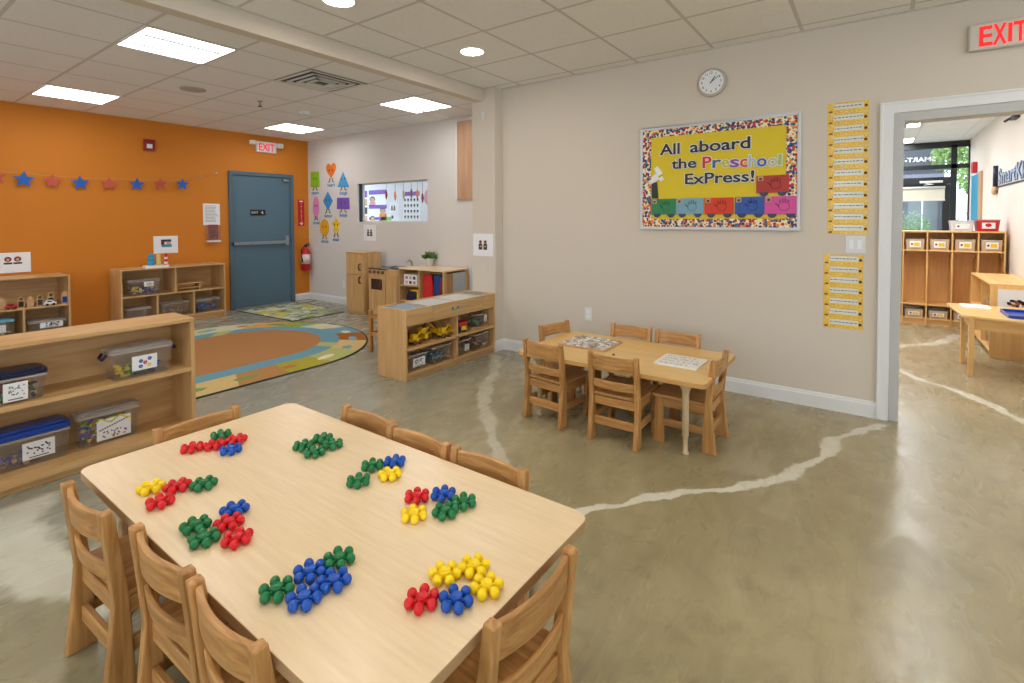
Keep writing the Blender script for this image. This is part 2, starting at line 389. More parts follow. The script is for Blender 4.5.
# bulletin-board wall with the doorway
g = MB(); g.box(XR, -0.10, -0.06, XR + 0.12, 3.13, 2.75); g.box(XR, -1.20, 2.02, XR + 0.12, -0.10, 2.75); g.box(XR, -5.0, -0.06, XR + 0.12, -1.20, 2.75)
struct('wall_right', g, m_wall, origin=(XR, 0, 0))
struct('wall_return', MB().box(4.029, 3.115, -0.06, XG + 0.13, 3.414, 2.75), m_wall, origin=(4.4, 3.2, 0))
struct('trim_1', MB().box(-4.0, 3.27, 2.55, 4.05, 3.37, 2.74), m_wall, origin=(0, 3.3, 2.55))       # bulkhead between the two ceilings
# edge angle along the ceiling
g = MB(); g.box(XR - 0.022, -5, HF - 0.006, XR, 3.115, HF); g.box(-4, 3.25, HF - 0.006, 4.03, 3.27, HF)
struct('trim_2', g, mat('ceiling_angle', rgb(206, 200, 190), 0.6), origin=(XR, 0, HF))
# unseen walls, added beside and behind the camera to block ambient; openings admit daylight
g = MB(); g.box(-4.1, -5.0, -.06, -4.0, YB, .9); g.box(-4.1, -5.0, 2.3, -4.0, YB, 2.75)
for y in (-5.0, -2.6, -.2, 2.2, 4.6, 7.0): g.box(-4.1, y, .9, -4.0, y + .7, 2.3)
struct('wall_left_unseen', g, m_wall, origin=(-4.1, 0, 0))
g = MB(); g.box(-4.1, -5.1, -.06, XR + .12, -5.0, .9); g.box(-4.1, -5.1, 2.3, XR + .12, -5.0, 2.75)
for x in (-4.1, -1.6, .9, 3.4): g.box(x, -5.1, .9, x + .75, -5.0, 2.3)
struct('wall_front_unseen', g, m_wall, origin=(0, -5.1, 0))
# baseboards
def baseb(name, prof_axis, a, b, pos, sgn):
    # profile: out from the wall d, height h
    P = [(0, 0), (0.016, 0), (0.016, 0.085), (0.010, 0.095), (0.010, 0.102), (0.004, 0.11), (0, 0.11)]
    g = MB(); g.prism([(pos + sgn * d, h) for d, h in P], prof_axis, a, b); return struct(name, g, m_trim)
baseb('baseboard_right', 'y', -0.022, 3.115, XR, -1)
baseb('baseboard_return', 'x', 4.029, XR, 3.115, -1)
baseb('baseboard_pillar', 'y', 3.10, 3.414, 4.029, -1)
baseb('baseboard_side', 'y', 3.45, YB, XG, -1)
baseb('baseboard_back', 'x', 4.64, XG, YB, -1)
baseb('baseboard_next', 'x', 4.4, XF, YW, 1)
# doorway casing and jamb
g = MB(); g.box(XR - 0.022, -0.085, 0, XR + 0.004, -0.023, 2.096); g.box(XR - 0.022, -1.27, 2.030, XR + 0.004, -0.085, 2.096)
g.box(XR - 0.028, -0.035, 0, XR, -0.021, 2.10); g.box(XR - 0.028, -1.27, 2.088, XR, -0.021, 2.10)
struct('trim_3', g, m_trim, bevel=0.004)
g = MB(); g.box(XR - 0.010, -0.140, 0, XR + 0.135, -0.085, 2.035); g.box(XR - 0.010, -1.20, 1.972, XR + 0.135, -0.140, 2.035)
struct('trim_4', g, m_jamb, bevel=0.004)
g = MB(); g.box(XR + 0.12, -0.14, 0, XR + 0.14, -0.03, 2.09)
# next room
struct('wall_next', MB().box(XR + 0.12, YW - 0.1, -0.06, XF + 0.1, YW, 2.75), m_cream, origin=(7, YW, 0))
struct('wall_far', MB().box(XG + 0.13, 3.115, -0.06, XF + 0.1, 3.25, 2.75), m_cream, origin=(8, 3.1, 0))
struct('floor', MB().box(XF + 0.1, -30, -0.08, 60, 30, -0.03), mat('pavement', rgb(150, 148, 142), 0.8, noise=0.06), origin=(0, 0, 0))

# exit door in the orange wall
DX0, DX1, DZ = 3.602, 4.620, 2.075
d = thing('door_1', 'slate blue steel exit door with a push bar in the orange wall', 'door', (4.11, YB, 0), kind='structure')
g = MB(); fy = YB - 0.035
g.box(DX0, fy, 0, DX0 + 0.055, YB, DZ); g.box(DX1 - 0.055, fy, 0, DX1, YB, DZ); g.box(DX0 + 0.055, fy, DZ - 0.055, DX1 - 0.055, YB, DZ)
g.box(DX0 + 0.055, fy + 0.018, 0, DX0 + 0.07, YB, DZ - 0.055); g.box(DX1 - 0.07, fy + 0.018, 0, DX1 - 0.055, YB, DZ - 0.055); g.box(DX0 + 0.07, fy + 0.018, DZ - 0.07, DX1 - 0.07, YB, DZ - 0.055)
g.build('frame', m_doorframe, d, bevel=0.003)
MB().box(DX0 + 0.07, YB - 0.012, 0.008, DX1 - 0.07, YB - 0.001, DZ - 0.07).build('panel', m_doorblue, d, bevel=0.002)
MB().box(DX0 + 0.07, YB - 0.03, 0, DX1 - 0.07, YB - 0.001, 0.008).build('threshold', m_steel, d)
a0, a1 = PY(233, 244, YB - 0.06), PY(287.5, 243.5, YB - 0.06)
g = MB(); g.box(a0.x, YB - 0.055, a0.z - 0.022, a1.x, YB - 0.03, a0.z + 0.022, 0)
g.box(a0.x + 0.29, YB - 0.063, a0.z - 0.024, a1.x - 0.03, YB - 0.05, a0.z + 0.024, 0)
g.box(a0.x - 0.012, YB - 0.06, a0.z - 0.026, a0.x + 0.02, YB - 0.012, a0.z + 0.026, 1)
g.box(a1.x - 0.03, YB - 0.06, a0.z - 0.05, a1.x + 0.025, YB - 0.012, a0.z + 0.10, 0)
g.build('push_bar', [m_chrome, m_black], d, bevel=0.003)
q0, q1 = PY(250.2, 209.6, YB - 0.012), PY(265.4, 215.4, YB - 0.012)
g = MB(); g.box(q0.x, YB - 0.016, q1.z, q1.x, YB - 0.012, q0.z, 0); g.text('EXIT', (q0.x + 0.07, YB - 0.0165, (q0.z + q1.z) / 2), '-y', 0.05, 1, width=0.10)
g.tube([(q1.x - 0.05, YB - 0.018, q1.z + 0.02), (q1.x - 0.05, YB - 0.018, q0.z - 0.02)], 0.006, 6, 1); g.tube([(q1.x - 0.075, YB - 0.018, (q0.z + q1.z) / 2), (q1.x - 0.03, YB - 0.018, q1.z + 0.03)], 0.005, 6, 1)
g.build('sign', [m_black, m_white], d)
g = MB(); g.box(DX1 - 0.19, YB - 0.06, DZ - 0.115, DX1 - 0.09, YB - 0.013, DZ - 0.082); g.build('closer', m_chrome, d, bevel=0.004)

# interior window in the grey wall, seen through to a staff room
wdw = thing('window_1', 'interior window in the grey wall looking onto a room with purple posters', 'window', (XG, 5.7, WZ0), kind='structure')
t = 0.016
g = MB(); g.box(XG + 0.09, WY0, WZ0, XG + 0.125, WY0 + t, WZ1); g.box(XG + 0.09, WY1 - t, WZ0, XG + 0.125, WY1, WZ1); g.box(XG + 0.09, WY0 + t, WZ1 - t, XG + 0.125, WY1 - t, WZ1); g.box(XG + 0.09, WY0 + t, WZ0, XG + 0.125, WY1 - t, WZ0 + t)
g.build('frame', mat('window_frame_pale', rgb(206, 208, 212), 0.4), wdw)
MB().box(XG + 0.03, WY1 - .006, WZ0, XG + 0.09, WY1 - .001, WZ1).build('gasket', mat('window_frame_dark', rgb(44, 56, 70), 0.4), wdw)
MB().box(XG + 0.105, WY0 + t, WZ0 + t, XG + 0.111, WY1 - t, WZ1 - t).build('pane', m_glass, wdw)
XO = XG + 1.3
struct('wall_office', MB().box(XO, 3.45, -0.06, XO + 0.1, 9.4, 2.75), mat('wall_office', rgb(226, 228, 232), 0.7), origin=(XO, 6, 0))
struct('wall_office', MB().box(XG + 0.13, 9.3, -0.06, XO, 9.4, 2.75), mat('wall_office_end', rgb(220, 222, 226), 0.7), origin=(XO, 9.3, 0))
struct('ceiling', MB().box(XG, 3.414, HB, XO + 0.1, 9.4, HB + 0.05), m_ceilN, origin=(0, 0, 0))
struct('floor', MB().box(XG + 0.1, 7.99, -0.06, XO + 0.1, 9.4, 0.0), m_floor, origin=(0, 0, 0))

# storefront of the next room
wd = thing('window_2', 'black framed storefront with a glazed door at the end of the next room', 'window', (XF, -0.4, 0), kind='structure')
m_sf = mat('storefront_black', rgb(30, 34, 38), 0.35)
g = MB()
g.box(XF, -1.275, 2.55, XF + 0.09, 3.1, 2.655)                        # head
g.box(XF, -1.275, 2.19, XF + 0.09, 3.1, 2.265)                        # transom 1
g.box(XF, -1.045, 1.93, XF + 0.09, 1.2, 2.05)                         # door head
g.box(XF, -1.115, 0, XF + 0.09, -1.035, 2.6); g.box(XF, -1.279, 0, XF + 0.09, -1.262, 2.6)
g.box(XF, -1.262, 0, XF + 0.09, -1.115, 0.1); g.box(XF, 0.3, 0, XF + 0.09, 0.38, 2.6); g.box(XF, 1.2, 0, XF + 0.09, 1.28, 2.6); g.box(XF, 1.28, 0, XF + 0.09, 3.1, 0.1)
g.box(XF, 2.2, 0.1, XF + 0.09, 2.26, 2.55); g.box(XF, 3.04, 0.1, XF + 0.09, 3.1, 2.55)
g.build('frame', m_sf, wd, bevel=0.003)
for (a, b, z0, z1) in ((-1.035, 0.3, 2.265, 2.55), (-1.035, 0.3, 2.05, 2.19), (-1.262, -1.115, 0.1, 2.19), (-1.262, -1.115, 2.265, 2.55), (0.38, 1.2, 2.265, 2.55), (1.28, 2.2, 0.1, 2.19), (2.26, 3.04, 0.1, 2.19)):
    MB().box(XF + 0.04, a, z0, XF + 0.05, b, z1).build('pane', m_glass, wd)
g = MB(); g.text('SMART-', (XF + 0.038, -0.62, 2.375), '-x', 0.11, 0, width=0.42, offset=0.02, flip=True); g.build('lettering', m_white, wd)
dr = thing('door_2', 'black framed glass entrance door behind the cubbies', 'door', (XF, -0.6, 0), kind='structure')
g = MB(); g.box(XF + 0.01, -1.03, 0, XF + 0.06, -0.935, 1.925); g.box(XF + 0.01, 0.20, 0, XF + 0.06, 0.295, 1.925); g.box(XF + 0.01, -0.935, 1.84, XF + 0.06, 0.20, 1.925); g.box(XF + 0.01, -0.935, 0, XF + 0.06, 0.20, 0.2)
g.build('frame', m_sf, dr, bevel=0.003)
MB().box(XF + 0.03, -0.935, 0.2, XF + 0.036, 0.20, 1.84).build('pane', m_glass, dr)
g = MB(); g.box(XF - 0.05, -0.93, 1.95, XF - 0.001, -0.62, 1.99); g.tube([(XF - 0.03, -0.7, 1.945), (XF - 0.1, -0.8, 1.925), (XF - 0.01, -0.68, 1.915)], 0.008, 6); g.build('closer', m_plate, dr, bevel=0.003)
b0 = thing('roller_blind', 'cream roller blind pulled down over the top of the black glass door', 'blind', (XF - 0.03, -0.4, 1.63))
g = MB(); g.tube([(XF - 0.03, -0.965, 1.87), (XF - 0.03, 0.18, 1.87)], 0.022, 12); g.build('roller', m_plate, b0)
MB().box(XF - 0.03, -0.96, 1.66, XF - 0.027, 0.17, 1.87).build('shade', mat('blind_cream', rgb(226, 222, 206), 0.8, noise=0.02), b0)
g = MB(); g.box(XF - 0.036, -0.965, 1.64, XF - 0.022, 0.175, 1.662); g.build('bottom_rail', m_plate, b0)

# outside the storefront
tb = thing('storefront_building', 'dark building with wide windows across the street seen through the glass', 'building', (21, -1, 0))
g = MB(); g.box(21, -1.75, -0.02, 25, 6, 5.0); g.build('wall', mat('far_building', rgb(66, 70, 78), 0.8, noise=0.05), tb)
for k in range(7):
    y = -1.6 + k * .95
    g = MB(); g.box(20.97, y, 0.6, 21, y + .75, 1.9, 0); g.box(20.95, y - 0.04, 0.56, 20.99, y + .79, 0.6, 1); g.box(20.95, y - 0.04, 1.9, 20.99, y + .79, 1.96, 1); g.box(20.95, y + 0.36, 0.6, 20.98, y + 0.40, 1.9, 1)
    g.build('window', [mat('far_glass', rgb(96, 104, 108), 0.15), m_plate], tb)
g = MB(); g.box(20.9, -1.75, 2.25, 21, 6, 2.75); g.build('fascia', mat('far_fascia', rgb(120, 118, 132), 0.7), tb)
m_bark = mat('bark', rgb(92, 74, 58), 0.9, noise=0.2, nscale=20)
m_leaf = mat('tree_leaves', rgb(120, 150, 70), 0.7, noise=0.35, nscale=9)
m_leaf2 = mat('shrub_leaves', rgb(96, 132, 74), 0.7, noise=0.4, nscale=14)
def leafy(parent, name, c, R, n, s, m_, rz=1.0):
    g = MB()
    for _ in range(n):
        th, ph, q = random.random() * 2 * PI, math.acos(2 * random.random() - 1), random.random() ** 0.4
        p = Vector((R * q * math.sin(ph) * math.cos(th), R * q * math.sin(ph) * math.sin(th), R * rz * q * math.cos(ph))) + Vector(c)
        a = Vector((random.uniform(-1, 1), random.uniform(-1, 1), random.uniform(-1, 1))).normalized(); b = a.orthogonal().normalized()
        g.add([p - a * s, p + b * s * 0.45, p + a * s, p - b * s * 0.45], [(0, 1, 2, 3)])
    return g.build(name, m_, parent, merge=False)
for i, (x, y, h, R, lb) in enumerate(((15.8, -2.02, 2.3, 0.50, 'leafy green tree outside nearest the black storefront frame'), (19.0, -1.75, 3.1, 0.50, 'yellow green tree outside behind the dark transom glass'), (17.5, -3.4, 2.3, 1.2, 'broad leafy tree outside beside the far building'))):
    tr = thing('street_tree', lb, 'tree', (x, y, -0.03), 'trees outside the storefront')
    g = MB(); g.tube([(x, y, -0.03), (x + 0.03, y, h * 0.5), (x, y, h)], [0.07, 0.05, 0.03], 8); g.build('trunk', m_bark, tr)
    leafy(tr, 'foliage', (x, y, h), R, 900, 0.07, m_leaf)
for i, (x, y, r, lb) in enumerate(((14.6, -1.72, 0.55, 'round shrub outside the narrow storefront pane'), (17.4, -0.75, 0.55, 'low green shrub outside the glass door'))):
    tr = thing('shrub', lb, 'shrub', (x, y, -0.03), 'shrubs outside the storefront')
    g = MB(); g.tube([(x, y, -0.03), (x, y, r * 1.3)], [0.04, 0.02], 6); g.build('stem', m_bark, tr)
    leafy(tr, 'foliage', (x, y, r * 1.5), r, 700, 0.05, m_leaf2, 1.3)

# ============================================================ CEILING FITTINGS
m_louver = mat('louver_grey', rgb(150, 158, 170), .5)
def troffer(x, y, z, label, group, s=0.575, pm=None):
    t = thing('ceiling_light', label, 'ceiling light', (x, y, z), group); h = s / 2
    g = MB()
    for a in ((-h - .017, -h - .017, h + .017, -h), (-h - .017, h, h + .017, h + .017), (-h - .017, -h, -h, h), (h, -h, h + .017, h)): g.box(x + a[0], y + a[1], z - 0.007, x + a[2], y + a[3], z)
    g.build('frame', m_plate, t)
    g = MB(); g.box(x - h, y - h, z - 0.004, x + h, y + h, z - 0.001); g.build('diffuser', m_panelN if ('next' in group or 'office' in group) else m_panel, t)
    for k in (-0.22, 0.22):
        g = MB(); g.box(x - h * 0.9, y + k * s - 0.016, z - 0.016, x + h * 0.9, y + k * s + 0.016, z - 0.006); g.build('louver', m_louver, t)
    return t
cx = lambda i: 1.335 + .6096 * (i + .5); cyb = lambda j: 3.985 + .625 * (j + .5)
troffer(cx(0), cyb(0), HB, 'large lit square ceiling light nearest the beam, above the round rug', 'square ceiling lights over the back area')
troffer(cx(0), cyb(4), HB, 'lit square ceiling light close to the orange wall above the star garland', 'square ceiling lights over the back area')
troffer(cx(4), cyb(0), HB, 'lit square ceiling light beside the grey wall near the pillar', 'square ceiling lights over the back area')
troffer(cx(4), cyb(4), HB, 'lit square ceiling light above the exit door corner', 'square ceiling lights over the back area')
for (i, j) in ((-4, 0), (-4, 4)):
    troffer(cx(i), cyb(j), HB, 'lit square ceiling light further along the back area', 'square ceiling lights over the back area')
troffer(9.0, -0.20, 2.66, 'nearer lit ceiling light in the next room', 'ceiling lights in the next room'); troffer(10.9, -0.21, 2.66, 'farther lit ceiling light in the next room beside the storefront', 'ceiling lights in the next room')
troffer(6.2, 0.9, 2.66, 'lit ceiling light of the next room behind the bulletin board wall', 'ceiling lights in the next room')
troffer(XG + 0.72, 5.6, HB, 'unseen ceiling light added to light the room behind the interior window', 'ceiling lights in the office', s=0.5)  # lamp out of view, added because this room needs light
def downlight(x, y, label):
    t = thing('downlight', label, 'ceiling light', (x, y, HF), 'round recessed downlights')
    g = MB(); g.lathe([(0.108, 0), (0.108, -0.004), (0.098, -0.008), (0.088, -0.005), (0.088, 0)], (x, y, HF), 32); g.build('trim_ring', m_plate, t)
    g = MB(); g.lathe([(0.088, 0), (0.088, -0.003)], (x, y, HF), 32); g.build('lens', m_down, t)
downlight(3.09, 2.615, 'round lit downlight near the pillar'); downlight(1.895, 2.66, 'round lit downlight at the picture top beside the beam')
for (x, y) in ((0.68, 2.6), (1.9, 0.9), (0.68, 0.9), (0.68, -0.9), (1.9, -0.9), (3.1, -0.9), (-0.55, 2.6), (-0.55, 0.9)):
    downlight(x, y, 'round lit downlight over the front classroom area')
# air vent
vx, vy = cx(2), cyb(0)
t = thing('ceiling_vent', 'square stepped air vent with dark slots in the back ceiling', 'vent', (vx, vy, HB))
g = MB(); g.box(vx - .3, vy - .3, HB - 0.003, vx + .3, vy + .3, HB - .0005); g.build('backing', m_black, t)
for k, h in enumerate((0.30, 0.225, 0.16, 0.10)):
    g = MB(); wv = 0.026 if k else 0.034; z0, z1 = HB - 0.012 - k * .004, HB - 0.006
    for sgn in (-1, 1):
        g.prism([(vx + sgn * h, z0), (vx + sgn * h, z1), (vx + sgn * (h - wv), z1 + .002), (vx + sgn * (h - wv), z0 + .004)], 'y', vy - h, vy + h)
        g.prism([(vy + sgn * h, z0), (vy + sgn * h, z1), (vy + sgn * (h - wv), z1 + .002), (vy + sgn * (h - wv), z0 + .004)], 'x', vx - h, vx + h)
    g.build('vane', m_plate, t)
g = MB(); p = PZ(193, 89, HB); g.lathe([(0.115, 0), (0.115, -0.008), (0.10, -0.012), (0.02, -0.012)], (p.x, p.y, HB), 28)
tag(g.build('ceiling_speaker', mat('speaker_grille', rgb(178, 172, 166), 0.7)), 'round flat speaker grille set in the back ceiling', 'speaker')
p = PZ(260, 101, HB); t = thing('fire_sprinkler', 'small fire sprinkler head hanging from the back ceiling', 'sprinkler', (p.x, p.y, HB))
g = MB(); g.lathe([(0.03, 0), (0.028, -0.006), (0.010, -0.008), (0.009, -0.04)], (p.x, p.y, HB), 14); g.build('escutcheon', m_steel, t)
g = MB(); g.lathe([(0.005, -0.03), (0.005, -0.055), (0.024, -0.058), (0.024, -0.061)], (p.x, p.y, HB), 14); g.build('deflector', m_black, t)
p = PZ(305, 112, HB); t = thing('smoke_detector', 'small white smoke detector on the back ceiling', 'smoke detector', (p.x, p.y, HB))
g = MB(); g.lathe([(0.062, 0), (0.062, -0.012), (0.05, -0.03), (0.03, -0.035)], (p.x, p.y, HB), 20); g.build('housing', m_plate, t)
g = MB(); g.lathe([(0.055, -0.012), (0.053, -0.022)], (p.x, p.y, HB), 20); g.build('vent_ring', m_ink, t)

# ============================================================ ON THE ORANGE WALL
# lit exit sign above the door
def wallbox(mb, px0, py0, px1, py1, yv, d, mi=0):
    a, b = PY(px0, py0, yv), PY(px1, py1, yv); mb.box(a.x, yv - d, b.z, b.x, yv, a.z, mi); return a, b
t = thing('exit_sign', 'white exit sign with red letters and two lamp heads above the blue door', 'exit sign', tuple(PY(265, 147, YB)))
g = MB(); a, b = wallbox(g, 255.2, 141, 275.0, 154, YB, 0.045); g.build('housing', m_plate, t, bevel=0.006)
g = MB(); g.text('EXIT', ((a.x + b.x) / 2, YB - 0.046, (a.z + b.z) / 2), '-y', 0.16, 0, width=0.24, offset=0.015); g.build('letters', emit('exit_red', (1, .02, .06, 1), .75), t)
for (x0, y0, x1, y1) in ((250.3, 139, 256, 145.4), (277.2, 143, 283, 149.5)):
    g = MB(); a, b = PY(x0, y0, YB - .05), PY(x1, y1, YB - .05); c = (a + b) / 2; r = (b.x - a.x) / 2
    g.box(c.x - r, YB - 0.075, c.z - r * .8, c.x + r, YB - 0.001, c.z + r * .8); g.build('lamp_head', m_plate, t, bevel=.012)
g = MB(); q = PY(256, 142.5, YB); q2 = PY(283, 145.5, YB); g.box(q.x, YB - 0.02, q.z - 0.012, q2.x - .05, YB - 0.002, q.z + 0.012); g.build('arm', m_plate, t)
t = thing('fire_alarm', 'small square red fire alarm strobe high on the orange wall', 'fire alarm', tuple(PY(149, 145, YB)))
g = MB(); a, b = wallbox(g, 143, 138.8, 154.5, 151.5, YB, 0.04); g.build('housing', m_dkred, t, bevel=0.005)
g = MB(); wallbox(g, 146.5, 143.8, 152.2, 148.6, YB - 0.04, 0.014); g.build('lens', m_white, t, bevel=0.003)
# star garland: every star its own, the string too
sp = []
stars = [(-4, 177, 0.094), (24, 179.5, 0.100), (52.5, 181.5, 0.094), (80.3, 183, 0.094), (109, 184, 0.092), (137, 184.5, 0.092), (160.5, 184.5, 0.090), (182.5, 184.5, 0.090)]
m_starb = mat('star_blue', rgb(20, 96, 190), 0.4, noise=0.08, nscale=30); m_starr = mat('star_coral', rgb(196, 84, 70), 0.45, noise=0.08, nscale=30)
pts = []
for i, (px, py, R) in enumerate(stars):
    c = PY(px, py, YB - 0.035); pts.append((c.x, YB - 0.032, c.z + R * 0.78))
    P = []
    for k in range(10):
        a = PI / 2 + k * PI / 5 + (0.05 if i % 3 == 0 else -0.04); r = R if k % 2 == 0 else R * 0.42; P.append((c.x + r * math.cos(a), c.z + r * math.sin(a)))
    col = 'blue' if i % 2 == 1 else 'coral red'
    wh = ['first', 'first', 'first', 'second', 'second', 'third', 'third', 'fourth'][i]
    lb = {0: 'coral red paper star cut by the picture edge at the garland start'}.get(i, f'{col} paper star, {wh} {col.split()[0]} one along the garland from the picture edge')
    if i in (2, 4, 6): lb = f'coral red paper star hanging between the {["", "", "first and second", "", "second and third", "", "third and last"][i]} blue stars'
    if i == 7: lb = 'blue paper star nearest the door, last on the garland'
    g = MB(); g.prism(P, 'y', c.y - 0.002, c.y + 0.002); tag(g.build('paper_star', m_starb if i % 2 else m_starr, origin=tuple(c)), lb, 'star', 'paper stars on the garland')
e1, e2 = PY(200.5, 176.5, YB - 0.01), PY(216, 173, YB - 0.006)
line = [Vector(p) for p in pts] + [e1, e2]; fine = []
for a, b in zip(line[:-1], line[1:]):
    for k in range(4): s_ = k / 4; q = a.lerp(b, s_); q.z -= 0.012 * math.sin(PI * s_); fine.append(q)
fine.append(line[-1]); g = MB(); g.tube(fine, 0.0018, 5); tag(g.build('garland_string', mat('string_tan', rgb(206, 160, 110), 0.7)), 'thin string holding the row of paper stars on the orange wall', 'string')
for e, lb in ((e1, 'small wall hook beside the last blue star'), (e2, 'small wall hook at the end of the garland string')):
    g = MB(); g.tube([(e.x, YB - 0.001, e.z), (e.x, YB - 0.012, e.z), (e.x + 0.012, YB - 0.02, e.z + .004)], 0.010, 8); tag(g.build('wall_hook', m_plate), lb, 'hook', 'hooks of the garland')
# paper + wall holder
t = thing('wall_file_holder', 'clear wall holder with red leaflets below a posted sheet on the orange wall', 'holder', tuple(PY(211, 232, YB)))
g = MB(); a, b = PY(205.5, 224, YB), PY(219.5, 241.5, YB)
g.box(a.x, YB - 0.045, b.z, a.x + .004, YB, a.z); g.box(b.x - .004, YB - 0.045, b.z, b.x, YB, a.z); g.box(a.x, YB - 0.045, b.z, b.x, YB - 0.041, a.z - 0.02); g.box(a.x, YB - 0.045, b.z, b.x, YB, b.z + 0.006)
g.build('holder', m_clear, t); g = MB(); g.box(a.x, YB - 0.05, b.z - 0.004, b.x, YB, b.z + 0.022); g.build('tray', m_plate, t)
g = MB(); g.box(a.x + .03, YB - 0.030, b.z + 0.03, b.x - .03, YB - 0.012, a.z - 0.01, 0); c_ = (a + b) / 2
g.box(c_.x - .045, YB - 0.0315, c_.z + .0, c_.x + .045, YB - 0.030, c_.z + .03, 1); g.box(c_.x - .03, YB - 0.0315, c_.z - .05, c_.x + .03, YB - 0.030, c_.z - .02, 1)
tag(g.build('leaflets', [m_dkred, m_ink]), 'dark red leaflets in the clear wall holder', 'leaflets')
def sheet(px0, py0, px1, py1, label, name='paper_sheet', th=0.003, yv=YB, lines=0, pic=None, group=None):
    g = MB(); a, b = wallbox(g, px0, py0, px1, py1, yv, th); W, H = b.x - a.x, a.z - b.z
    for k in range(lines):
        z = a.z - H * (0.10 + 0.8 * k / lines); g.box(a.x + W * .12, yv - th - .0006, z - .004, b.x - W * random.uniform(.12, .35), yv - th, z + .001, 1)
    if pic: pic(g, a, b, W, H, yv - th)
    return tag(g.build(name, [m_white, m_ink, m_dkred, m_teal, m_tan, m_navy]), label, 'sign', group)
sheet(202.8, 203.5, 220, 225, 'white printed notice posted above the red leaflets by the blue door', 'notice_sheet', lines=12)
def pic_blocks(g, a, b, W, H, y):
    cx_, cz = a.x + W * .52, a.z - H * .42
    g.box(cx_ - W * .22, y - .001, cz + H * .08, cx_ + W * .20, y, cz + H * .22, 1); g.box(cx_ - W * .22, y - .001, cz - H * .10, cx_ - W * .08, y, cz + H * .10, 2); g.box(cx_ + W * .0, y - .001, cz - H * .06, cx_ + W * .18, y, cz + H * .06, 4); g.box(cx_ - W * .2, y - .001, cz - H * .22, cx_ + W * .22, y, cz - H * .06, 3)
sheet(153.3, 236.3, 178, 252.6, 'white picture sign on the orange wall above the three small toy towers', 'picture_sign', pic=pic_blocks)
def pic_people(g, a, b, W, H, y):
    for cx_ in (0.55, 0.74):
        X0 = a.x + W * cx_; z = a.z - H * .42
        g.prism([(X0 + .03 * math.cos(k * PI / 6), z + .02 + .03 * math.sin(k * PI / 6)) for k in range(12)], 'y', y - .001, y, 2); g.box(X0 - .035, y - .001, z - .035, X0 + .035, y, z - .015, 1); g.box(X0 - .012, y - .0015, z, X0 + .012, y - .0005, z + .03, 4)
a_, b_ = PY(-22, 254, YB), PY(31, 271.5, YB)
g = MB(); g.box(1.02, YB - .003, b_.z, b_.x, YB, a_.z); pic_people(g, Vector((1.02, 0, a_.z)), Vector((b_.x, 0, b_.z)), b_.x - 1.02, a_.z - b_.z, YB - .003)
tag(g.build('picture_sign', [m_white, m_ink, m_dkred, m_teal, m_tan, m_navy]), 'white picture sign with two small figures at the picture edge on the orange wall', 'sign')
# extinguisher sign and extinguisher
t = thing('extinguisher_sign', 'tall narrow red fire extinguisher sign between the blue door and corner', 'sign', tuple(PY(301.5, 213, YB)))
g = MB(); a, b = wallbox(g, 297.8, 199.5, 304.4, 226.0, YB, 0.004); g.build('plate', m_red, t)
g = MB(); cxm = (a.x + b.x) / 2
for k, chx in enumerate('FIRE EXTINGUISHER'):
    if chx != ' ': g.text(chx, (cxm, YB - 0.0045, a.z - 0.07 - k * 0.0215), '-y', 0.028, 0)
g.prism([(cxm - .035, b.z + .055), (cxm + .035, b.z + .055), (cxm, b.z + .012)], 'y', YB - .0052, YB - .004); g.box(cxm - .03, YB - .0052, a.z - .04, cxm + .03, YB - .004, a.z - .02)
g.build('lettering', m_white, t)
t = thing('fire_extinguisher', 'red fire extinguisher hung on the orange wall beside the blue door', 'fire extinguisher', tuple(PY(304, 271, YB - 0.09)))
c0, c1 = PY(304, 270.5, YB - .09), PY(304, 244.5, YB - .09); X0 = 4.785; r = 0.074
g = MB(); g.lathe([(r * .8, 0), (r, 0.012), (r, 0.29), (r * .9, 0.33), (r * .5, 0.365), (0.022, 0.375), (0.022, 0.39)], (X0, YB - .09, c0.z), 24); g.build('cylinder', m_red, t)
g = MB(); g.lathe([(r + .001, 0.11), (r + .001, 0.27)], (X0, YB - .09, c0.z), 24); g.build('label_band', mat('extinguisher_label', rgb(226, 206, 206), 0.5, noise=0.15, nscale=40), t)
g = MB(); zt = c0.z + .39; g.tube([(X0 - .02, YB - .09, zt + .01), (X0 + .075, YB - .09, zt + .035)], .009, 8); g.tube([(X0 - .02, YB - .09, zt + .03), (X0 + .07, YB - .09, zt + .065)], .008, 8); g.ball((X0, YB - .09, zt + .015), (.026, .026, .03)); g.build('valve_handle', m_black, t)
g = MB(); g.tube([(X0 - .02, YB - .09, zt + .01), (X0 - .085, YB - .10, zt - .03), (X0 - .09, YB - .11, zt - .15), (X0 - .075, YB - .12, zt - .25)], [.008, .008, .008, .013], 8); g.build('hose', m_black, t)
g = MB(); g.box(X0 - .03, YB - .022, c0.z + .2, X0 + .03, YB - .001, c0.z + .32); g.build('bracket', m_black, t)

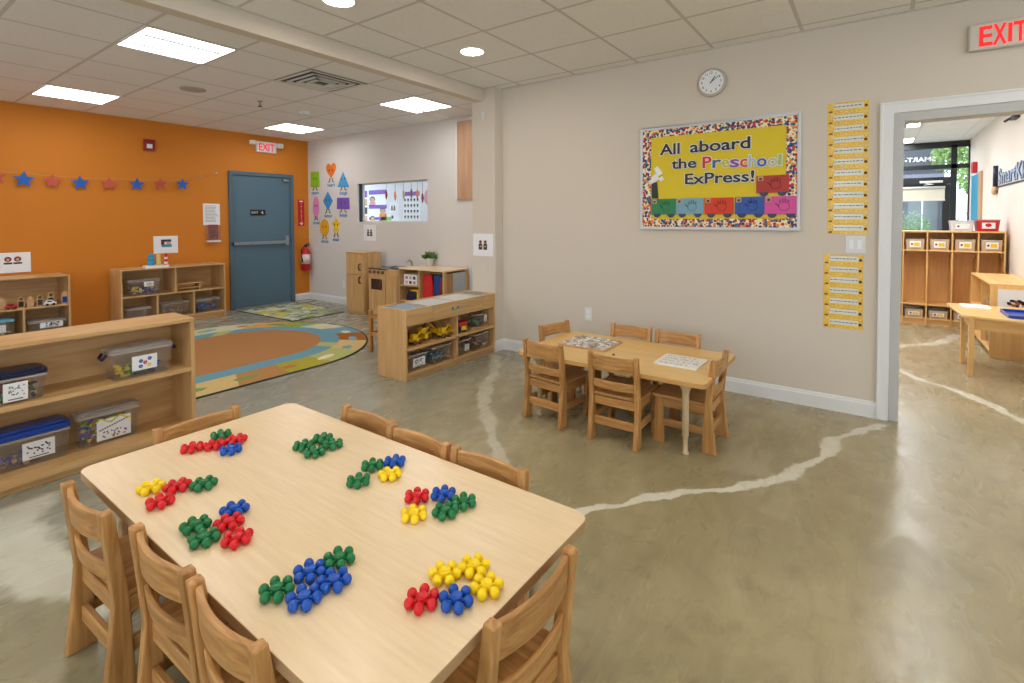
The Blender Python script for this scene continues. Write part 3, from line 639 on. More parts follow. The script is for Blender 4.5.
# ============================================================ ON THE GREY WALL
def xbox(mb, px0, py0, px1, py1, xv, d, mi=0):
    a, b = PX(px0, py0, xv), PX(px1, py1, xv); mb.box(xv - d, b.y, b.z, xv, a.y, a.z, mi); return a, b
m_tblue = mat('print_blue', rgb(60, 140, 200), 0.5)
def shape_card(nm, px, py, w, h, kind, m, word, label, legs=True):
    c = PX(px, py, XG); s = PX(px + w / 2, py, XG); W = abs(s.y - c.y); Hh = abs(PX(px, py + h / 2, XG).z - c.z)
    t = thing('shape_cutout', label, 'wall decoration', (XG, c.y, c.z), 'shape characters on the grey wall')
    if kind == 'rect': P = [(c.y - W, c.z - Hh), (c.y + W, c.z - Hh * .92), (c.y + W * .95, c.z + Hh), (c.y - W * .92, c.z + Hh * .94)]
    elif kind == 'oval': P = [(c.y + W * math.cos(k * PI / 12), c.z + Hh * math.sin(k * PI / 12)) for k in range(24)]
    elif kind == 'tri': P = [(c.y - W, c.z - Hh), (c.y + W, c.z - Hh * .9), (c.y, c.z + Hh)]
    elif kind == 'dia': P = [(c.y - W, c.z), (c.y, c.z - Hh), (c.y + W, c.z), (c.y, c.z + Hh)]
    elif kind == 'star': P = [(c.y + (W if k % 2 == 0 else W * .55) * math.cos(PI / 2 + k * PI / 5), c.z + (Hh if k % 2 == 0 else Hh * .6) * math.sin(PI / 2 + k * PI / 5)) for k in range(10)]
    else:
        P = []
        for k in range(28):
            a = 2 * PI * k / 28; P.append((c.y + W * math.sin(a) ** 3, c.z + Hh * (13 * math.cos(a) - 5 * math.cos(2 * a) - 2 * math.cos(3 * a) - math.cos(4 * a) + 2) / 15))
    g = MB(); g.prism(P, 'x', XG - .004, XG); g.build('shape', m, t)
    g = MB()
    for sg in (-1, 1): g.prism([(c.y + sg * W * .3 + .012 * math.cos(k * PI / 5), c.z + Hh * .1 + .02 * math.sin(k * PI / 5)) for k in range(10)], 'x', XG - .005, XG - .004)
    g.build('eyes', m_ink, t)
    if legs:
        g = MB(); zb = c.z - Hh * .98
        for sg in (-1, 1): g.tube([(XG - .003, c.y + sg * W * .25, zb + .02), (XG - .003, c.y + sg * W * .3, zb - .035), (XG - .003, c.y + sg * W * .55, zb - .045)], 0.008, 6)
        g.build('legs', m_brown, t)
    g = MB(); zb = c.z - Hh - .085; g.text(word, (XG, c.y, zb), '-x', 0.075, width=min(0.20, .045 * len(word)), depth=.003, offset=.03); g.build('word', m_tblue, t)
shape_card('square', 315.2, 179.5, 9, 16, 'rect', m_lime, 'square', 'lime green square character nearest the orange corner')
shape_card('heart', 331.2, 171, 10, 17, 'heart', m_orangep, 'heart', 'orange red heart character at the top of the shape group')
shape_card('triangle', 343.3, 179.5, 12, 16, 'tri', m_skyblue, 'triangle', 'bright blue triangle character beside the heart')
shape_card('oval', 316.2, 207, 6.5, 21, 'oval', m_pink, 'oval', 'tall pink oval character under the lime square')
shape_card('diamond', 328, 201, 10, 19, 'dia', m_tblue, 'diamond', 'blue diamond character in the middle of the shape group')
shape_card('rectangle', 343.3, 203.5, 13, 12, 'rect', m_purple, 'rectangle', 'purple rectangle character nearest the interior window')
shape_card('circle', 324.7, 227.5, 9.5, 17, 'oval', m_orangep, 'circle', 'orange yellow circle character in the bottom row')
shape_card('star', 336.3, 225.5, 10, 17, 'star', m_yellow, 'star', 'yellow star character in the bottom row')
bpy.data.objects['shape.006'].data.materials[0] = mat('circle_amber', rgb(232, 168, 40), 0.5)
def pic_sheet_x(px0, py0, px1, py1, xv, label):
    g = MB(); a, b = xbox(g, px0, py0, px1, py1, xv, 0.003); cy_, cz = (a.y + b.y) / 2, (a.z + b.z) / 2; W, H = a.y - b.y, a.z - b.z
    for sg in (-1, 1):
        g.box(xv - .004, cy_ + sg * W * .12 - W * .09, cz - H * .22, xv - .003, cy_ + sg * W * .12 + W * .09, cz + H * .05, 1); g.prism([(cy_ + sg * W * .12 + W * .07 * math.cos(k * PI / 6), cz + H * .13 + W * .07 * math.sin(k * PI / 6)) for k in range(12)], 'x', xv - .004, xv - .003, 2)
    g.box(xv - .0045, cy_ - W * .15, cz - H * .1, xv - .0035, cy_ + W * .15, cz - H * .04, 3)
    return tag(g.build('picture_sign', [m_white, m_ink, m_brown, m_tan]), label, 'sign')
pic_sheet_x(363.7, 224.5, 376, 241, XG, 'small white picture sheet under the interior window')
pic_sheet_x(473.2, 233.5, 493.2, 256.5, 4.029, 'white picture sheet taped on the pillar above the low shelf')
# wooden board hung near the ceiling
g = MB(); t = thing('wall_board', 'tall light wood board hung on the grey wall partly behind the pillar', 'board', (XG, 4.1, 1.6))
g = MB(); g.prism(rr(3.75, 1.60, 4.385, 2.60, 0.02, 3), 'x', XG - .03, XG); g.build('board', wood('board_veneer', rgb(176, 138, 108), rgb(194, 156, 124), 'z', var=0), t)
g = MB(); g.box(XG - .035, 4.385, 1.60, XG, 4.41, 2.61); g.build('edge_strip', m_plate, t)
g = MB(); p = PX(484, 115.5, 4.029); g.box(4.013, p.y - .018, p.z - .035, 4.029, p.y + .018, p.z + .035); g.box(4.008, p.y - .01, p.z - .02, 4.013, p.y + .01, p.z + .02)
tag(g.build('wall_sensor', m_plate, bevel=.003), 'small white sensor high on the pillar face', 'sensor')
# outlets and switches
def plate_x(p, xv, w, h, label, nm, holes='outlet'):
    t = thing(nm, label, nm.split('_')[-1], (xv, p.y, p.z - h / 2))
    g = MB(); g.box(xv - .006, p.y - w / 2, p.z - h / 2, xv, p.y + w / 2, p.z + h / 2); g.build('cover_plate', m_plate, t, bevel=.002)
    g = MB()
    if holes == 'outlet':
        for dz in (-.02, .02): g.box(xv - .008, p.y - .016, p.z + dz - .013, xv - .006, p.y + .016, p.z + dz + .013)
        g.build('socket', m_white, t)
    else:
        for dy in ((-.023, .023) if w > .09 else (0,)): g.box(xv - .010, p.y + dy - .012, p.z - .03, xv - .006, p.y + dy + .012, p.z + .03)
        g.build('rocker', m_white, t)
plate_x(PX(588.5, 314, XR), XR, .075, .118, 'white wall outlet low on the beige wall above the far table', 'wall_outlet')
plate_x(PX(855.5, 244.5, XR), XR, .115, .118, 'white double light switch between the two columns of sentence strips', 'light_switch', 'sw')
plate_x(PX(344.3, 284.5, XG), XG, .075, .118, 'white wall outlet on the grey wall by the play fridge', 'wall_outlet')
# what shows through the interior window
t = thing('purple_poster', 'tall purple and white poster with child pictures behind the interior window', 'poster', tuple(PX(378, 218, XO)))
g = MB(); a, b = xbox(g, 369.0, 190.5, 387, 224, XO, .004, 0)
H = a.z - b.z; W = a.y - b.y
for z0, z1 in ((0.87, 1.0), (0.45, .56), (.12, .2)): g.box(XO - .006, b.y, b.z + H * z0, XO - .004, a.y, b.z + H * z1, 1)
for (u, v, r, mi) in ((.80, .70, .10, 2), (.22, .36, .10, 3), (.80, .12, .10, 2)):
    yy, zz = b.y + W * u, b.z + H * v
    g.box(XO - .006, yy - W * .18, zz - H * .17, XO - .0045, yy + W * .18, zz - H * .05, mi)
    g.prism([(yy + W * .13 * math.cos(k * PI / 6), zz + H * .09 * math.sin(k * PI / 6)) for k in range(12)], 'x', XO - .007, XO - .0045, 4); g.prism([(yy + W * .16 * math.cos(k * PI / 6), zz + H * .03 + H * .09 * math.sin(k * PI / 6)) for k in range(12)], 'x', XO - .006, XO - .0045, 5)
g.build('sheet', [m_white, m_purple, m_pink, m_orangep, m_tan, m_ink], t)
t = thing('photo_strip', 'narrow strip of child photos at the dark edge of the interior window', 'poster', tuple(PX(365, 218, XO)))
g = MB(); a, b = xbox(g, 362.5, 190, 368, 223, XO, .004, 0)
for k, mi in enumerate((1, 2, 3, 2)): g.box(XO - .006, b.y + .01, b.z + (a.z - b.z) * (.77 - k * .25), XO - .004, a.y - .01, b.z + (a.z - b.z) * (.97 - k * .25), mi)
g.build('sheet', [m_white, m_purple, m_tan, m_ink], t)
t = thing('letter_chart', 'white chart of rows of dark symbols under a purple heading behind the window', 'poster', tuple(PX(411, 220, XO)))
g = MB(); a, b = xbox(g, 403.2, 192, 420, 221.5, XO, .004, 0); H = a.z - b.z; W = a.y - b.y
g.box(XO - .006, b.y, a.z - H * .14, XO - .004, a.y, a.z, 1)
for r_ in range(4):
    for c_ in range(5):
        yy, zz = a.y - W * (.12 + .19 * c_), a.z - H * (.26 + .19 * r_); g.box(XO - .006, yy - W * .05, zz - H * .05, XO - .004, yy + W * .05, zz + H * .03, 2 + (r_ + c_) % 2); g.box(XO - .006, yy - W * .03, zz - H * .09, XO - .004, yy + W * .02, zz - H * .06, 4)
g.build('sheet', [m_white, m_purple, m_ink, m_navy, m_lime], t)
pic_sheet_x(388.3, 202.5, 398.5, 213.5, XO, 'white picture sheet between the purple poster and the symbol chart')
g = MB(); a, b = xbox(g, 379.5, 214.5, 399.5, 223, XO, .004, 0); xbox(g, 381, 217, 391.5, 220.5, XO - .004, .002, 1); xbox(g, 391.5, 215.5, 393.5, 218.5, XO - .004, .002, 2)
tag(g.build('caterpillar_card', [m_white, m_lime, m_ink]), 'white card with a long green caterpillar drawing behind the window', 'card')
for k, (px, l, mi) in enumerate(((386.3, 192, 0), (395.2, 193, 1), (403.7, 191.5, 2), (411.3, 190.5, 3), (417.3, 191, 1), (422.5, 195, 0))):
    xh = XG + .5; a, b = PX(px, 176, xh), PX(px, l, xh)
    t = thing('hanging_ornament', ['red brown', 'coral', 'grey', 'brown', 'grey brown', 'dark'][k] + ' ornament on a string behind the interior window, ' + ['over the purple poster edge', 'above the white picture sheet', 'by the chart heading start', 'over the middle of the symbol chart', 'over the chart end', 'nearest the pink shape'][k], 'ornament', tuple(b), 'ornaments hanging behind the window')
    g = MB(); g.tube([(xh, a.y, HB), (xh, b.y, b.z)], .003, 5); g.build('string', m_ink, t)
    g = MB(); g.lathe([(.006, .03), (.016, .0), (.02, -.05), (.012, -.10), (.004, -.12)], (xh, b.y, b.z), 8); g.build('pendant', (m_dkred, m_orangep, m_tan, m_brown)[mi], t)
a, b = PX(426, 190, XO), PX(428.5, 207, XO); g = MB(); g.prism([(b.y - .1, b.z), (a.y, b.z + .05), (a.y + .06, (a.z + b.z) / 2), (a.y, a.z), (b.y - .1, a.z)], 'x', XO - .006, XO)
tag(g.build('pink_cutout', mat('mauve_paper', rgb(196, 150, 160), .6)), 'mauve pink paper cut-out at the end of the interior window', 'wall decoration')

# ============================================================ ON THE BULLETIN WALL
t = thing('wall_clock', 'round white wall clock above the bulletin board', 'clock', (XR, 1.061, 2.30))
cc = PX(711.3, 82, XR - .03); R = .098
def discx(mb, c, r, x0, x1, n=36, mi=0): mb.prism([(c[0] + r * math.cos(2 * PI * k / n), c[1] + r * math.sin(2 * PI * k / n)) for k in range(n)], 'x', x0, x1, mi)
g = MB(); g.tube([(XR, cc.y, cc.z), (XR - .03, cc.y, cc.z)], R * 1.12, 36); g.build('rim', mat('clock_rim', rgb(186, 176, 164), .4), t, bevel=.006)
g = MB(); discx(g, (cc.y, cc.z), R * .93, XR - .033, XR - .029); g.build('face', m_white, t)
g = MB()
for k in range(12): a = PI / 2 - k * PI / 6; g.text(str(k or 12), (XR - .033, cc.y - R * .73 * math.cos(a), cc.z + R * .73 * math.sin(a)), '-x', .026, depth=.001, offset=.01)
g.build('numerals', m_ink, t)
for nm, l, wd_, ang in (('hour_hand', .052, .006, 35), ('minute_hand', .075, .004, 56)):
    a = math.radians(90 - ang); dy, dz = -math.cos(a), math.sin(a); n_ = (-dz, dy)
    g = MB(); g.prism([(cc.y - dy * .012 + n_[0] * wd_ / 2, cc.z - dz * .012 + n_[1] * wd_ / 2), (cc.y - dy * .012 - n_[0] * wd_ / 2, cc.z - dz * .012 - n_[1] * wd_ / 2), (cc.y + dy * l - n_[0] * wd_ / 2, cc.z + dz * l - n_[1] * wd_ / 2), (cc.y + dy * l + n_[0] * wd_ / 2, cc.z + dz * l + n_[1] * wd_ / 2)], 'x', XR - .037, XR - .035); g.build(nm, m_black, t)

# big exit sign over the doorway
t = thing('exit_sign', 'large beige exit sign with glowing red letters above the white doorway', 'exit sign', (XR, -.57, 2.36))
e0 = PX(968.5, 41, XR - .04); top, bot = 2.512, 2.352
g = MB(); g.box(XR - .045, e0.y - .335, bot, XR, e0.y, top); g.build('housing', mat('exit_housing', rgb(206, 200, 188), .4), t, bevel=.012, seg=3)
g = MB(); zc = (top + bot) / 2
for ch, pa, pb in (('E', 979.8, 992), ('X', 994, 1005.6), ('I', 1008, 1012.2), ('T', 1013.8, 1027)):
    ya, yb_ = PX(pa, 37, XR - .045).y, PX(pb, 35, XR - .045).y; g.text(ch, (XR - .045, (ya + yb_) / 2, zc), '-x', .162, 0, width=ya - yb_, depth=.0012, offset=(0 if ch == 'I' else .035 if ch == 'X' else .022))
g.build('letters', m_exitred, t)

# bulletin board
by0, by1, bz0, bz1 = .437, 1.634, 1.258, 2.108       # y runs away from the door
xb = XR - .018
t = thing('bulletin_board', 'framed bulletin board reading All aboard the Preschool Express on yellow paper', 'bulletin board', (XR, (by0 + by1) / 2, bz0))
g = MB(); fw = .022
g.box(XR - .024, by0, bz0, XR, by0 + fw, bz1); g.box(XR - .024, by1 - fw, bz0, XR, by1, bz1); g.box(XR - .024, by0 + fw, bz0, XR, by1 - fw, bz0 + fw); g.box(XR - .024, by0 + fw, bz1 - fw, XR, by1 - fw, bz1)
g.build('frame', mat('board_frame', rgb(200, 200, 204), .35, metal=.2), t, bevel=.003)
MB().box(xb + .004, by0 + fw, bz0 + fw, XR, by1 - fw, bz1 - fw).build('backing', mat('yellow_paper', rgb(222, 196, 20), .55, noise=.06, nscale=7, bump=.4, bscale=9), t)
def dots_mat():
    m, n, l, b = newmat('dotted_border'); tc = n.new('ShaderNodeTexCoord'); v = n.new('ShaderNodeTexVoronoi'); v.inputs['Scale'].default_value = 50; v.inputs['Randomness'].default_value = .8
    mp = n.new('ShaderNodeMapping'); mp.inputs['Scale'].default_value = (0, 1, 1); l.new(tc.outputs['Object'], mp.inputs[0]); l.new(mp.outputs[0], v.inputs['Vector'])
    sp_ = n.new('ShaderNodeSeparateColor'); l.new(v.outputs['Color'], sp_.inputs[0])
    cr = n.new('ShaderNodeValToRGB'); cr.color_ramp.interpolation = 'CONSTANT'; e = cr.color_ramp.elements
    cols = [rgb(190, 36, 40), rgb(26, 50, 120), rgb(230, 130, 50), rgb(24, 90, 80), rgb(214, 170, 60), rgb(28, 30, 50), rgb(90, 40, 110), rgb(40, 100, 150)]
    e[0].position = 0; e[0].color = cols[0]; e[1].position = 1 / 8; e[1].color = cols[1]
    for k in range(2, 8): q = e.new(k / 8); q.color = cols[k]
    l.new(sp_.outputs[0], cr.inputs[0])
    mr = n.new('ShaderNodeMath'); mr.operation = 'LESS_THAN'; mr.inputs[1].default_value = .60; l.new(v.outputs['Distance'], mr.inputs[0])
    q = n.new('ShaderNodeMix'); q.data_type = 'RGBA'; l.new(mr.outputs[0], q.inputs[0]); q.inputs[6].default_value = rgb(240, 226, 190); l.new(cr.outputs[0], q.inputs[7])
    l.new(q.outputs[2], b.inputs['Base Color']); b.inputs['Roughness'].default_value = .5; return m
g = MB(); bw = .072; i0, i1, j0, j1 = by0 + fw, by1 - fw, bz0 + fw, bz1 - fw
g.box(xb, i0, j0, xb + .003, i0 + bw, j1); g.box(xb, i1 - bw, j0, xb + .003, i1, j1); g.box(xb, i0 + bw, j0, xb + .003, i1 - bw, j0 + bw * .9); g.box(xb, i0 + bw, j1 - bw * .85, xb + .003, i1 - bw, j1)
g.build('border', dots_mat(), t)
def board_text(nm, word, pxl, pyc, pxr, h, m=None, halo=True):
    a, b = PX(pxl, pyc[0], xb), PX(pxr, pyc[1], xb); yc, zc = (a.y + b.y) / 2, (a.z + b.z) / 2; W = a.y - b.y
    g = MB()
    if halo: g.text(word, (xb, yc, zc), '-x', h, 1, width=W, depth=.002, offset=.055)
    g.text(word, (xb, yc, zc), '-x', h, 0, width=W, depth=.0035, offset=.022); g.build(nm, [m or m_black, m_white], t)
board_text('lettering', 'All', 660.5, (149.5, 148.5), 679.5, .125); board_text('lettering', 'aboard', 690.5, (146.8, 142.2), 750, .125)
board_text('lettering', 'the', 672, (163.5, 162.8), 696, .115); board_text('lettering', 'ExPress!', 685.5, (178.8, 175.8), 754, .118)
PC = [rgb(206, 30, 40), rgb(40, 100, 150), rgb(206, 190, 40), rgb(130, 70, 170), rgb(214, 60, 40), rgb(176, 190, 200), rgb(40, 90, 180), rgb(186, 190, 170), rgb(160, 190, 90)]
lx = [702.5, 712.5, 722, 730, 740, 748.5, 757, 767.5, 778.5, 782.5]
for k, ch in enumerate('Preschool'):
    board_text('letter', ch, lx[k] + .5, (162.2 - k * .30, 162.0 - k * .30), lx[k + 1] - 1.2, .125 if ch != 'l' else .115, mat('letter_colour', PC[k], .5), halo=True)
def train_car(px0, px1, py0, py1, col, skin=2, face=True):
    a, b = PX(px0, py0[0], xb), PX(px1, py1, xb); r = PX(px1, py0[1], xb)
    c = MB(); c.prism([(a.y, b.z), (b.y, b.z), (b.y, a.z), (a.y, a.z)], 'x', xb - .003, xb + .001)
    W = a.y - b.y; H = a.z - b.z
    cen = (a.y - W * .6, b.z + H * .45)
    pal = [(cen[0] + W * .16 * math.cos(k * PI / 8), cen[1] + H * .24 * math.sin(k * PI / 8)) for k in range(16)]
    for q in range(16):
        p0, p1 = pal[q], pal[(q + 1) % 16]; c.tube([(xb - .0035, p0[0], p0[1]), (xb - .0035, p1[0], p1[1])], .0016, 4, 1)
    for q in range(4): yy = cen[0] + W * (-.13 + q * .085); c.tube([(xb - .0035, yy, cen[1] + H * .2), (xb - .0035, yy, cen[1] + H * (.42 if q in (1, 2) else .35))], .0035, 5, 1)
    c.tube([(xb - .0035, cen[0] + W * .15, cen[1]), (xb - .0035, cen[0] + W * .26, cen[1] + H * .16)], .0035, 5, 1)
    car = c.build('train_car', [mat('car_paper', col, .6, noise=.05, nscale=30), mat('car_ink', tuple(v * .35 for v in col[:3]) + (1,), .6)], t)
    for u in (.18, .74):
        g = MB(); yw = a.y - W * u - W * .06; rw = H * .24
        g.prism([(yw + rw * math.cos(PI + k * PI / 10), b.z + .006 + rw * math.sin(PI + k * PI / 10)) for k in range(11)], 'x', xb - .004, xb - .001); g.build('wheel', m_navy, car)
    g = MB(); g.box(xb - .005, a.y - W * .22, a.z - H * .30, xb - .003, a.y - W * .05, a.z - H * .03, 0); g.box(xb - .006, a.y - W * .18, a.z - H * .26, xb - .005, a.y - W * .09, a.z - H * .12, 1); g.build('photo', [m_tan, m_ink], car)
    return car
for (p0, p1, t0, t1, bb, col) in ((651.5, 676, 199.2, 199, 214.5, rgb(46, 130, 84)), (676, 703.5, 198.6, 198.5, 214.3, rgb(122, 166, 188)), (704.5, 733.5, 198, 197.5, 214.4, rgb(214, 60, 36)), (735, 764.5, 197.2, 196.8, 214.3, rgb(48, 88, 172)), (764.5, 797.5, 196.6, 195.4, 214.3, rgb(214, 84, 160)), (756.5, 789, 176, 174, 192.3, rgb(178, 56, 52))):
    train_car(p0, p1, (t0, t1), bb, col)
g = MB(); a, b = PX(652, 182.5, xb), PX(657.5, 198.5, xb); g.prism([(a.y + .004, a.z), (b.y + .004, a.z), (b.y - .008, b.z), (a.y - .0, b.z)], 'x', xb - .003, xb + .001); g.build('chimney', m_black, t)
g = MB()
for (px, py, r) in ((655.5, 178, 4.3), (659, 172.5, 3.8), (652.6, 181, 3.2), (661.5, 179, 2.8), (657, 169.3, 3)): 
    c = PX(px, py, xb); rm = r * .0068; g.prism([(c.y + rm * (1 + .18 * math.cos(5 * k)) * math.cos(k * PI / 9), c.z + rm * (1 + .18 * math.cos(5 * k)) * math.sin(k * PI / 9)) for k in range(18)], 'x', xb - .004 - r * .0002, xb)
g.build('smoke_puff', m_white, t)

# sentence strips
def honey_mat():
    m, n, l, b = newmat('honeycomb_card'); tc = n.new('ShaderNodeTexCoord'); v = n.new('ShaderNodeTexVoronoi'); v.feature = 'DISTANCE_TO_EDGE'; v.inputs['Scale'].default_value = 75
    l.new(tc.outputs['Object'], v.inputs['Vector']); cr = n.new('ShaderNodeValToRGB'); cr.color_ramp.elements[0].color = rgb(244, 214, 110); cr.color_ramp.elements[1].color = rgb(228, 172, 8)
    cr.color_ramp.elements[0].position = .05; cr.color_ramp.elements[1].position = .16; l.new(v.outputs['Distance'], cr.inputs[0]); l.new(cr.outputs[0], b.inputs['Base Color'])
    b.inputs['Roughness'].default_value = .28; return m
m_honey = honey_mat(); m_strip = mat('strip_white', rgb(222, 224, 214), .22, coat=.4)
ORDN = ['topmost', 'second', 'third', 'fourth', 'fifth', 'sixth', 'seventh', 'eighth', 'ninth', 'tenth', 'eleventh', 'lowest']
def strips(y_l, y_r, z_t, n, pitch, where, grp, shift):
    for k in range(n):
        yl, yr = y_l + shift * k + random.uniform(-.002, .002), y_r + shift * k + random.uniform(-.002, .002); z1 = z_t - k * pitch; z0 = z1 - pitch * .97; W = yl - yr
        g = MB(); g.box(XR - .0022, yr, z0, XR - .0002, yl, z1, 0)
        g.box(XR - .003, yr + W * .12, z0 + pitch * .34, XR - .0022, yl - W * .16, z1 - pitch * .14, 1)
        x = yl - W * .17
        while x > yr + W * .16:
            ln = random.uniform(.006, .020); g.box(XR - .0034, max(x - ln, yr + W * .14), z0 + pitch * .56, XR - .003, x, z0 + pitch * .63, 2); x -= ln + .007
        g.prism([(yr + W * .07 + .010 * math.cos(q * PI / 4), z0 + pitch * .5 + .010 * math.sin(q * PI / 4)) for q in range(8)], 'x', XR - .0034, XR - .0022, 2)
        g.prism([(yl - W * .08 + .013 * math.cos(q * PI / 4), z0 + pitch * .18 + .006 * math.sin(q * PI / 4)) for q in range(8)], 'x', XR - .0034, XR - .0022, 3)
        word = ORDN[k] if k < n - 1 else 'lowest'
        tag(g.build('sentence_strip', [m_honey, m_strip, m_ink, m_brown]), f'yellow honeycomb sentence strip with writing, {word} of the {where}', 'sentence strip', grp)
strips(.280, .046, 2.143, 12, .0757, 'tall upper column above the switch', 'sentence strips above the switch', -.0008)
strips(.292, .062, 1.095, 7, .0736, 'short column below the switch', 'sentence strips below the switch', -.0005)

# ============================================================ TABLES AND CHAIRS
def make_chair(label):
    """back toward -y, seat toward +y, origin on the floor under the back posts"""
    t = thing('toddler_chair', label, 'chair', (0, 0, 0)); W = .160
    for s in (-1, 1):
        x0, x1 = s * W, s * (W - .028)
        g = MB(); g.prism([(-.036, 0), (.044, 0), (.038, .14), (.032, .27), (.015, .42), (-.003, .540), (-.035, .540), (-.022, .42), (-.008, .27), (-.020, .14)], 'x', min(x0, x1), max(x0, x1))
        g.build('leg', m_ch['z'], t, bevel=.005)
    for s in (-1, 1):
        x0, x1 = s * W, s * (W - .028)
        g = MB(); g.prism([(.262, 0), (.335, 0), (.322, .14), (.318, .272), (.270, .272), (.268, .14)], 'x', min(x0, x1), max(x0, x1)); g.build('leg', m_ch['z'], t, bevel=.005)
    def slat(nm, z0, z1, ya, bow, th=.016):
        g = MB(); n = 10; xs = [-(W - .028) + (2 * W - .056) * k / n for k in range(n + 1)]
        f = lambda x: ya - bow * (1 - (x / (W - .028)) ** 2); P = [(x, f(x)) for x in xs] + [(x, f(x) + th) for x in xs[::-1]]
        vs = [(x, y, z0) for x, y in P] + [(x, y - .006, z1) for x, y in P]; N = len(P)
        g.add(vs, [tuple(range(N))[::-1], tuple(range(N, 2 * N))] + [(i, (i + 1) % N, N + (i + 1) % N, N + i) for i in range(N)]); g.build(nm, m_ch['x'], t, bevel=.004)
    slat('backrest', .446, .530, -.018, .022); slat('back_rail', .328, .380, -.004, .020, .014)
    g = MB(); g.prism(rr(-W + .004, .012, W - .004, .345, .02, 4), 'z', .272, .290); g.build('seat', m_ch['y'], t, bevel=.005)
    g = MB(); g.box(-W + .03, .006, .218, W - .03, .024, .268); g.build('apron', m_ch['x'], t, bevel=.003)
    for s in (-1, 1):
        g = MB(); a, b = s * (W - .022), s * (W - .006); g.box(min(a, b), .030, .222, max(a, b), .275, .270); g.build('side_rail', m_ch['y'], t, bevel=.003)
        g = MB(); g.box(min(a, b), .034, .105, max(a, b), .270, .148); g.build('stretcher', m_ch['y'], t, bevel=.003)
    g = MB(); g.box(-W + .029, .002, .095, W - .029, .020, .145); g.build('stretcher', m_ch['x'], t, bevel=.003)
    return t
CHG1, CHG2 = 'wooden chairs around the near table', 'wooden chairs around the far table'
ch0 = make_chair('wooden chair at the near table in front of the shelf, nearest the shelf end of that side')
ch0.location = (.464, 1.868, 0); ch0.rotation_euler = (0, 0, -PI / 2 + .045); ch0['group'] = CHG1
ch0['label'] = 'wooden chair at the near table, fully in view with legs nearest the big shelf'
NT = 'near table chair, '
for (x, y, rz, lb) in ((.502, 1.432, -PI / 2 + .02, NT + 'middle one of the three backs facing the viewer'), (.498, 1.088, -PI / 2 - .03, NT + 'cut by the bottom edge beside the middle one'),
                       (1.322, 1.712, PI / 2, NT + 'far long side, next to the table corner by the rug'), (1.300, 1.392, PI / 2, NT + 'far long side, middle back of three'), (1.303, 1.055, PI / 2, NT + 'far long side, nearest the bright crack in the floor'),
                       (.905, 2.225, PI, NT + 'at the end beside the big shelf with only its back showing'), (.9235, .622, -.05, NT + 'large at the bottom by the blue and yellow flower toys')):
    dup(ch0, (x, y, 0), rz, lb, CHG1)
FT = 'far table chair, '
for (x, y, rz, lb) in ((2.805, 1.765, -PI / 2 - .10, FT + 'seen from behind at the pillar end of the near side'), (2.775, 1.255, -PI / 2 + .01, FT + 'seen from behind in the middle of the near side'),
                       (3.115, .750, .0, FT + 'at the end beside the white puzzle board'), (3.350, 2.000, PI - .22, FT + 'at the end nearest the pillar, only its back showing'),
                       (3.588, 1.490, PI / 2, FT + 'wall side, below the outlet'), (3.572, 1.134, PI / 2, FT + 'wall side, opposite the white puzzle board')):
    dup(ch0, (x, y, 0), rz, lb, CHG2)
def table(x0, y0, x1, y1, h, label, top, edge, cat='table', inset=.09, th=.028):
    cx_, cy_ = (x0 + x1) / 2, (y0 + y1) / 2
    t = thing('classroom_table', label, cat, (cx_, cy_, 0))
    g = MB(); g.prism(rr(x0, y0, x1, y1, .042, 8), 'z', h - th, h, 0, 1); g.build('table_top', [top, edge], t, bevel=.003)
    for sx_ in (x0 + inset, x1 - inset):
        for sy_ in (y0 + inset + .04, y1 - inset - .04):
            g = MB(); g.lathe([(.021, 0), (.021, .012), (.014, .016), (.014, .10), (.0185, .105), (.0195, h - .10), (.024, h - .075), (.040, h - .045), (.052, h - th)], (sx_, sy_, 0), 18); lg = g.build('leg', m_leg, t)
    return t
NX0, NX1, NY0, NY1, NH = .505, 1.283, .650, 2.196, .5
table(NX0, NY0, NX1, NY1, NH, 'large light maple table in front covered with plastic flower connectors', m_top, m_edge)
table(2.80, .735, 3.56, 1.985, .445, 'yellowish maple table by the beige wall with two puzzles on it', m_top2, m_edge2)
# puzzles on the far table
def board(quad, z, name, label, cat, base, mats, pieces):
    P = [PZ(px, py, z) for px, py in quad]; x0, x1 = min(p.x for p in P), max(p.x for p in P); y0, y1 = min(p.y for p in P), max(p.y for p in P)
    g = MB(); g.prism(rr(x0, y0, x1, y1, .01, 3), 'z', z, z + .010, 0); o = thing(name, label, cat, ((x0 + x1) / 2, (y0 + y1) / 2, z)); g.build('tray', base, o, bevel=.002)
    return o, x0, x1, y0, y1
o, x0, x1, y0, y1 = board([(569, 340), (581, 336.5), (617, 345), (604, 352.5)], .445, 'puzzle', 'wooden tray puzzle full of small pale pieces at the pillar end of the far table', 'puzzle', m_tan, None, None)
m_pc = [mat('puzzle_pale', rgb(206, 200, 190), .5), mat('puzzle_greybrown', rgb(150, 120, 106), .5), mat('puzzle_mauve', rgb(176, 146, 156), .5), mat('puzzle_sage', rgb(176, 186, 160), .5), m_white]
nx, ny = 9, 13; g = MB()
for i in range(nx):
    for j in range(ny):
        a, b = x0 + .012 + (x1 - x0 - .024) * i / nx, y0 + .012 + (y1 - y0 - .024) * j / ny; dx, dy = (x1 - x0 - .024) / nx, (y1 - y0 - .024) / ny
        k_ = random.random(); g.prism(rr(a + .001, b + .001, a + dx - .001, b + dy - .001, .004, 2), 'z', .455, .459, 4 if k_ < .25 else 0 if k_ < .6 else random.choice([1, 2, 3]))
        if random.random() < .5: g.lathe([(.004, 0), (.004, .004)], (a + dx / 2, b + dy / 2, .459), 6, random.choice([1, 2, 1]))
q = g.build('puzzle_pieces', m_pc, o); q['kind'] = 'stuff'
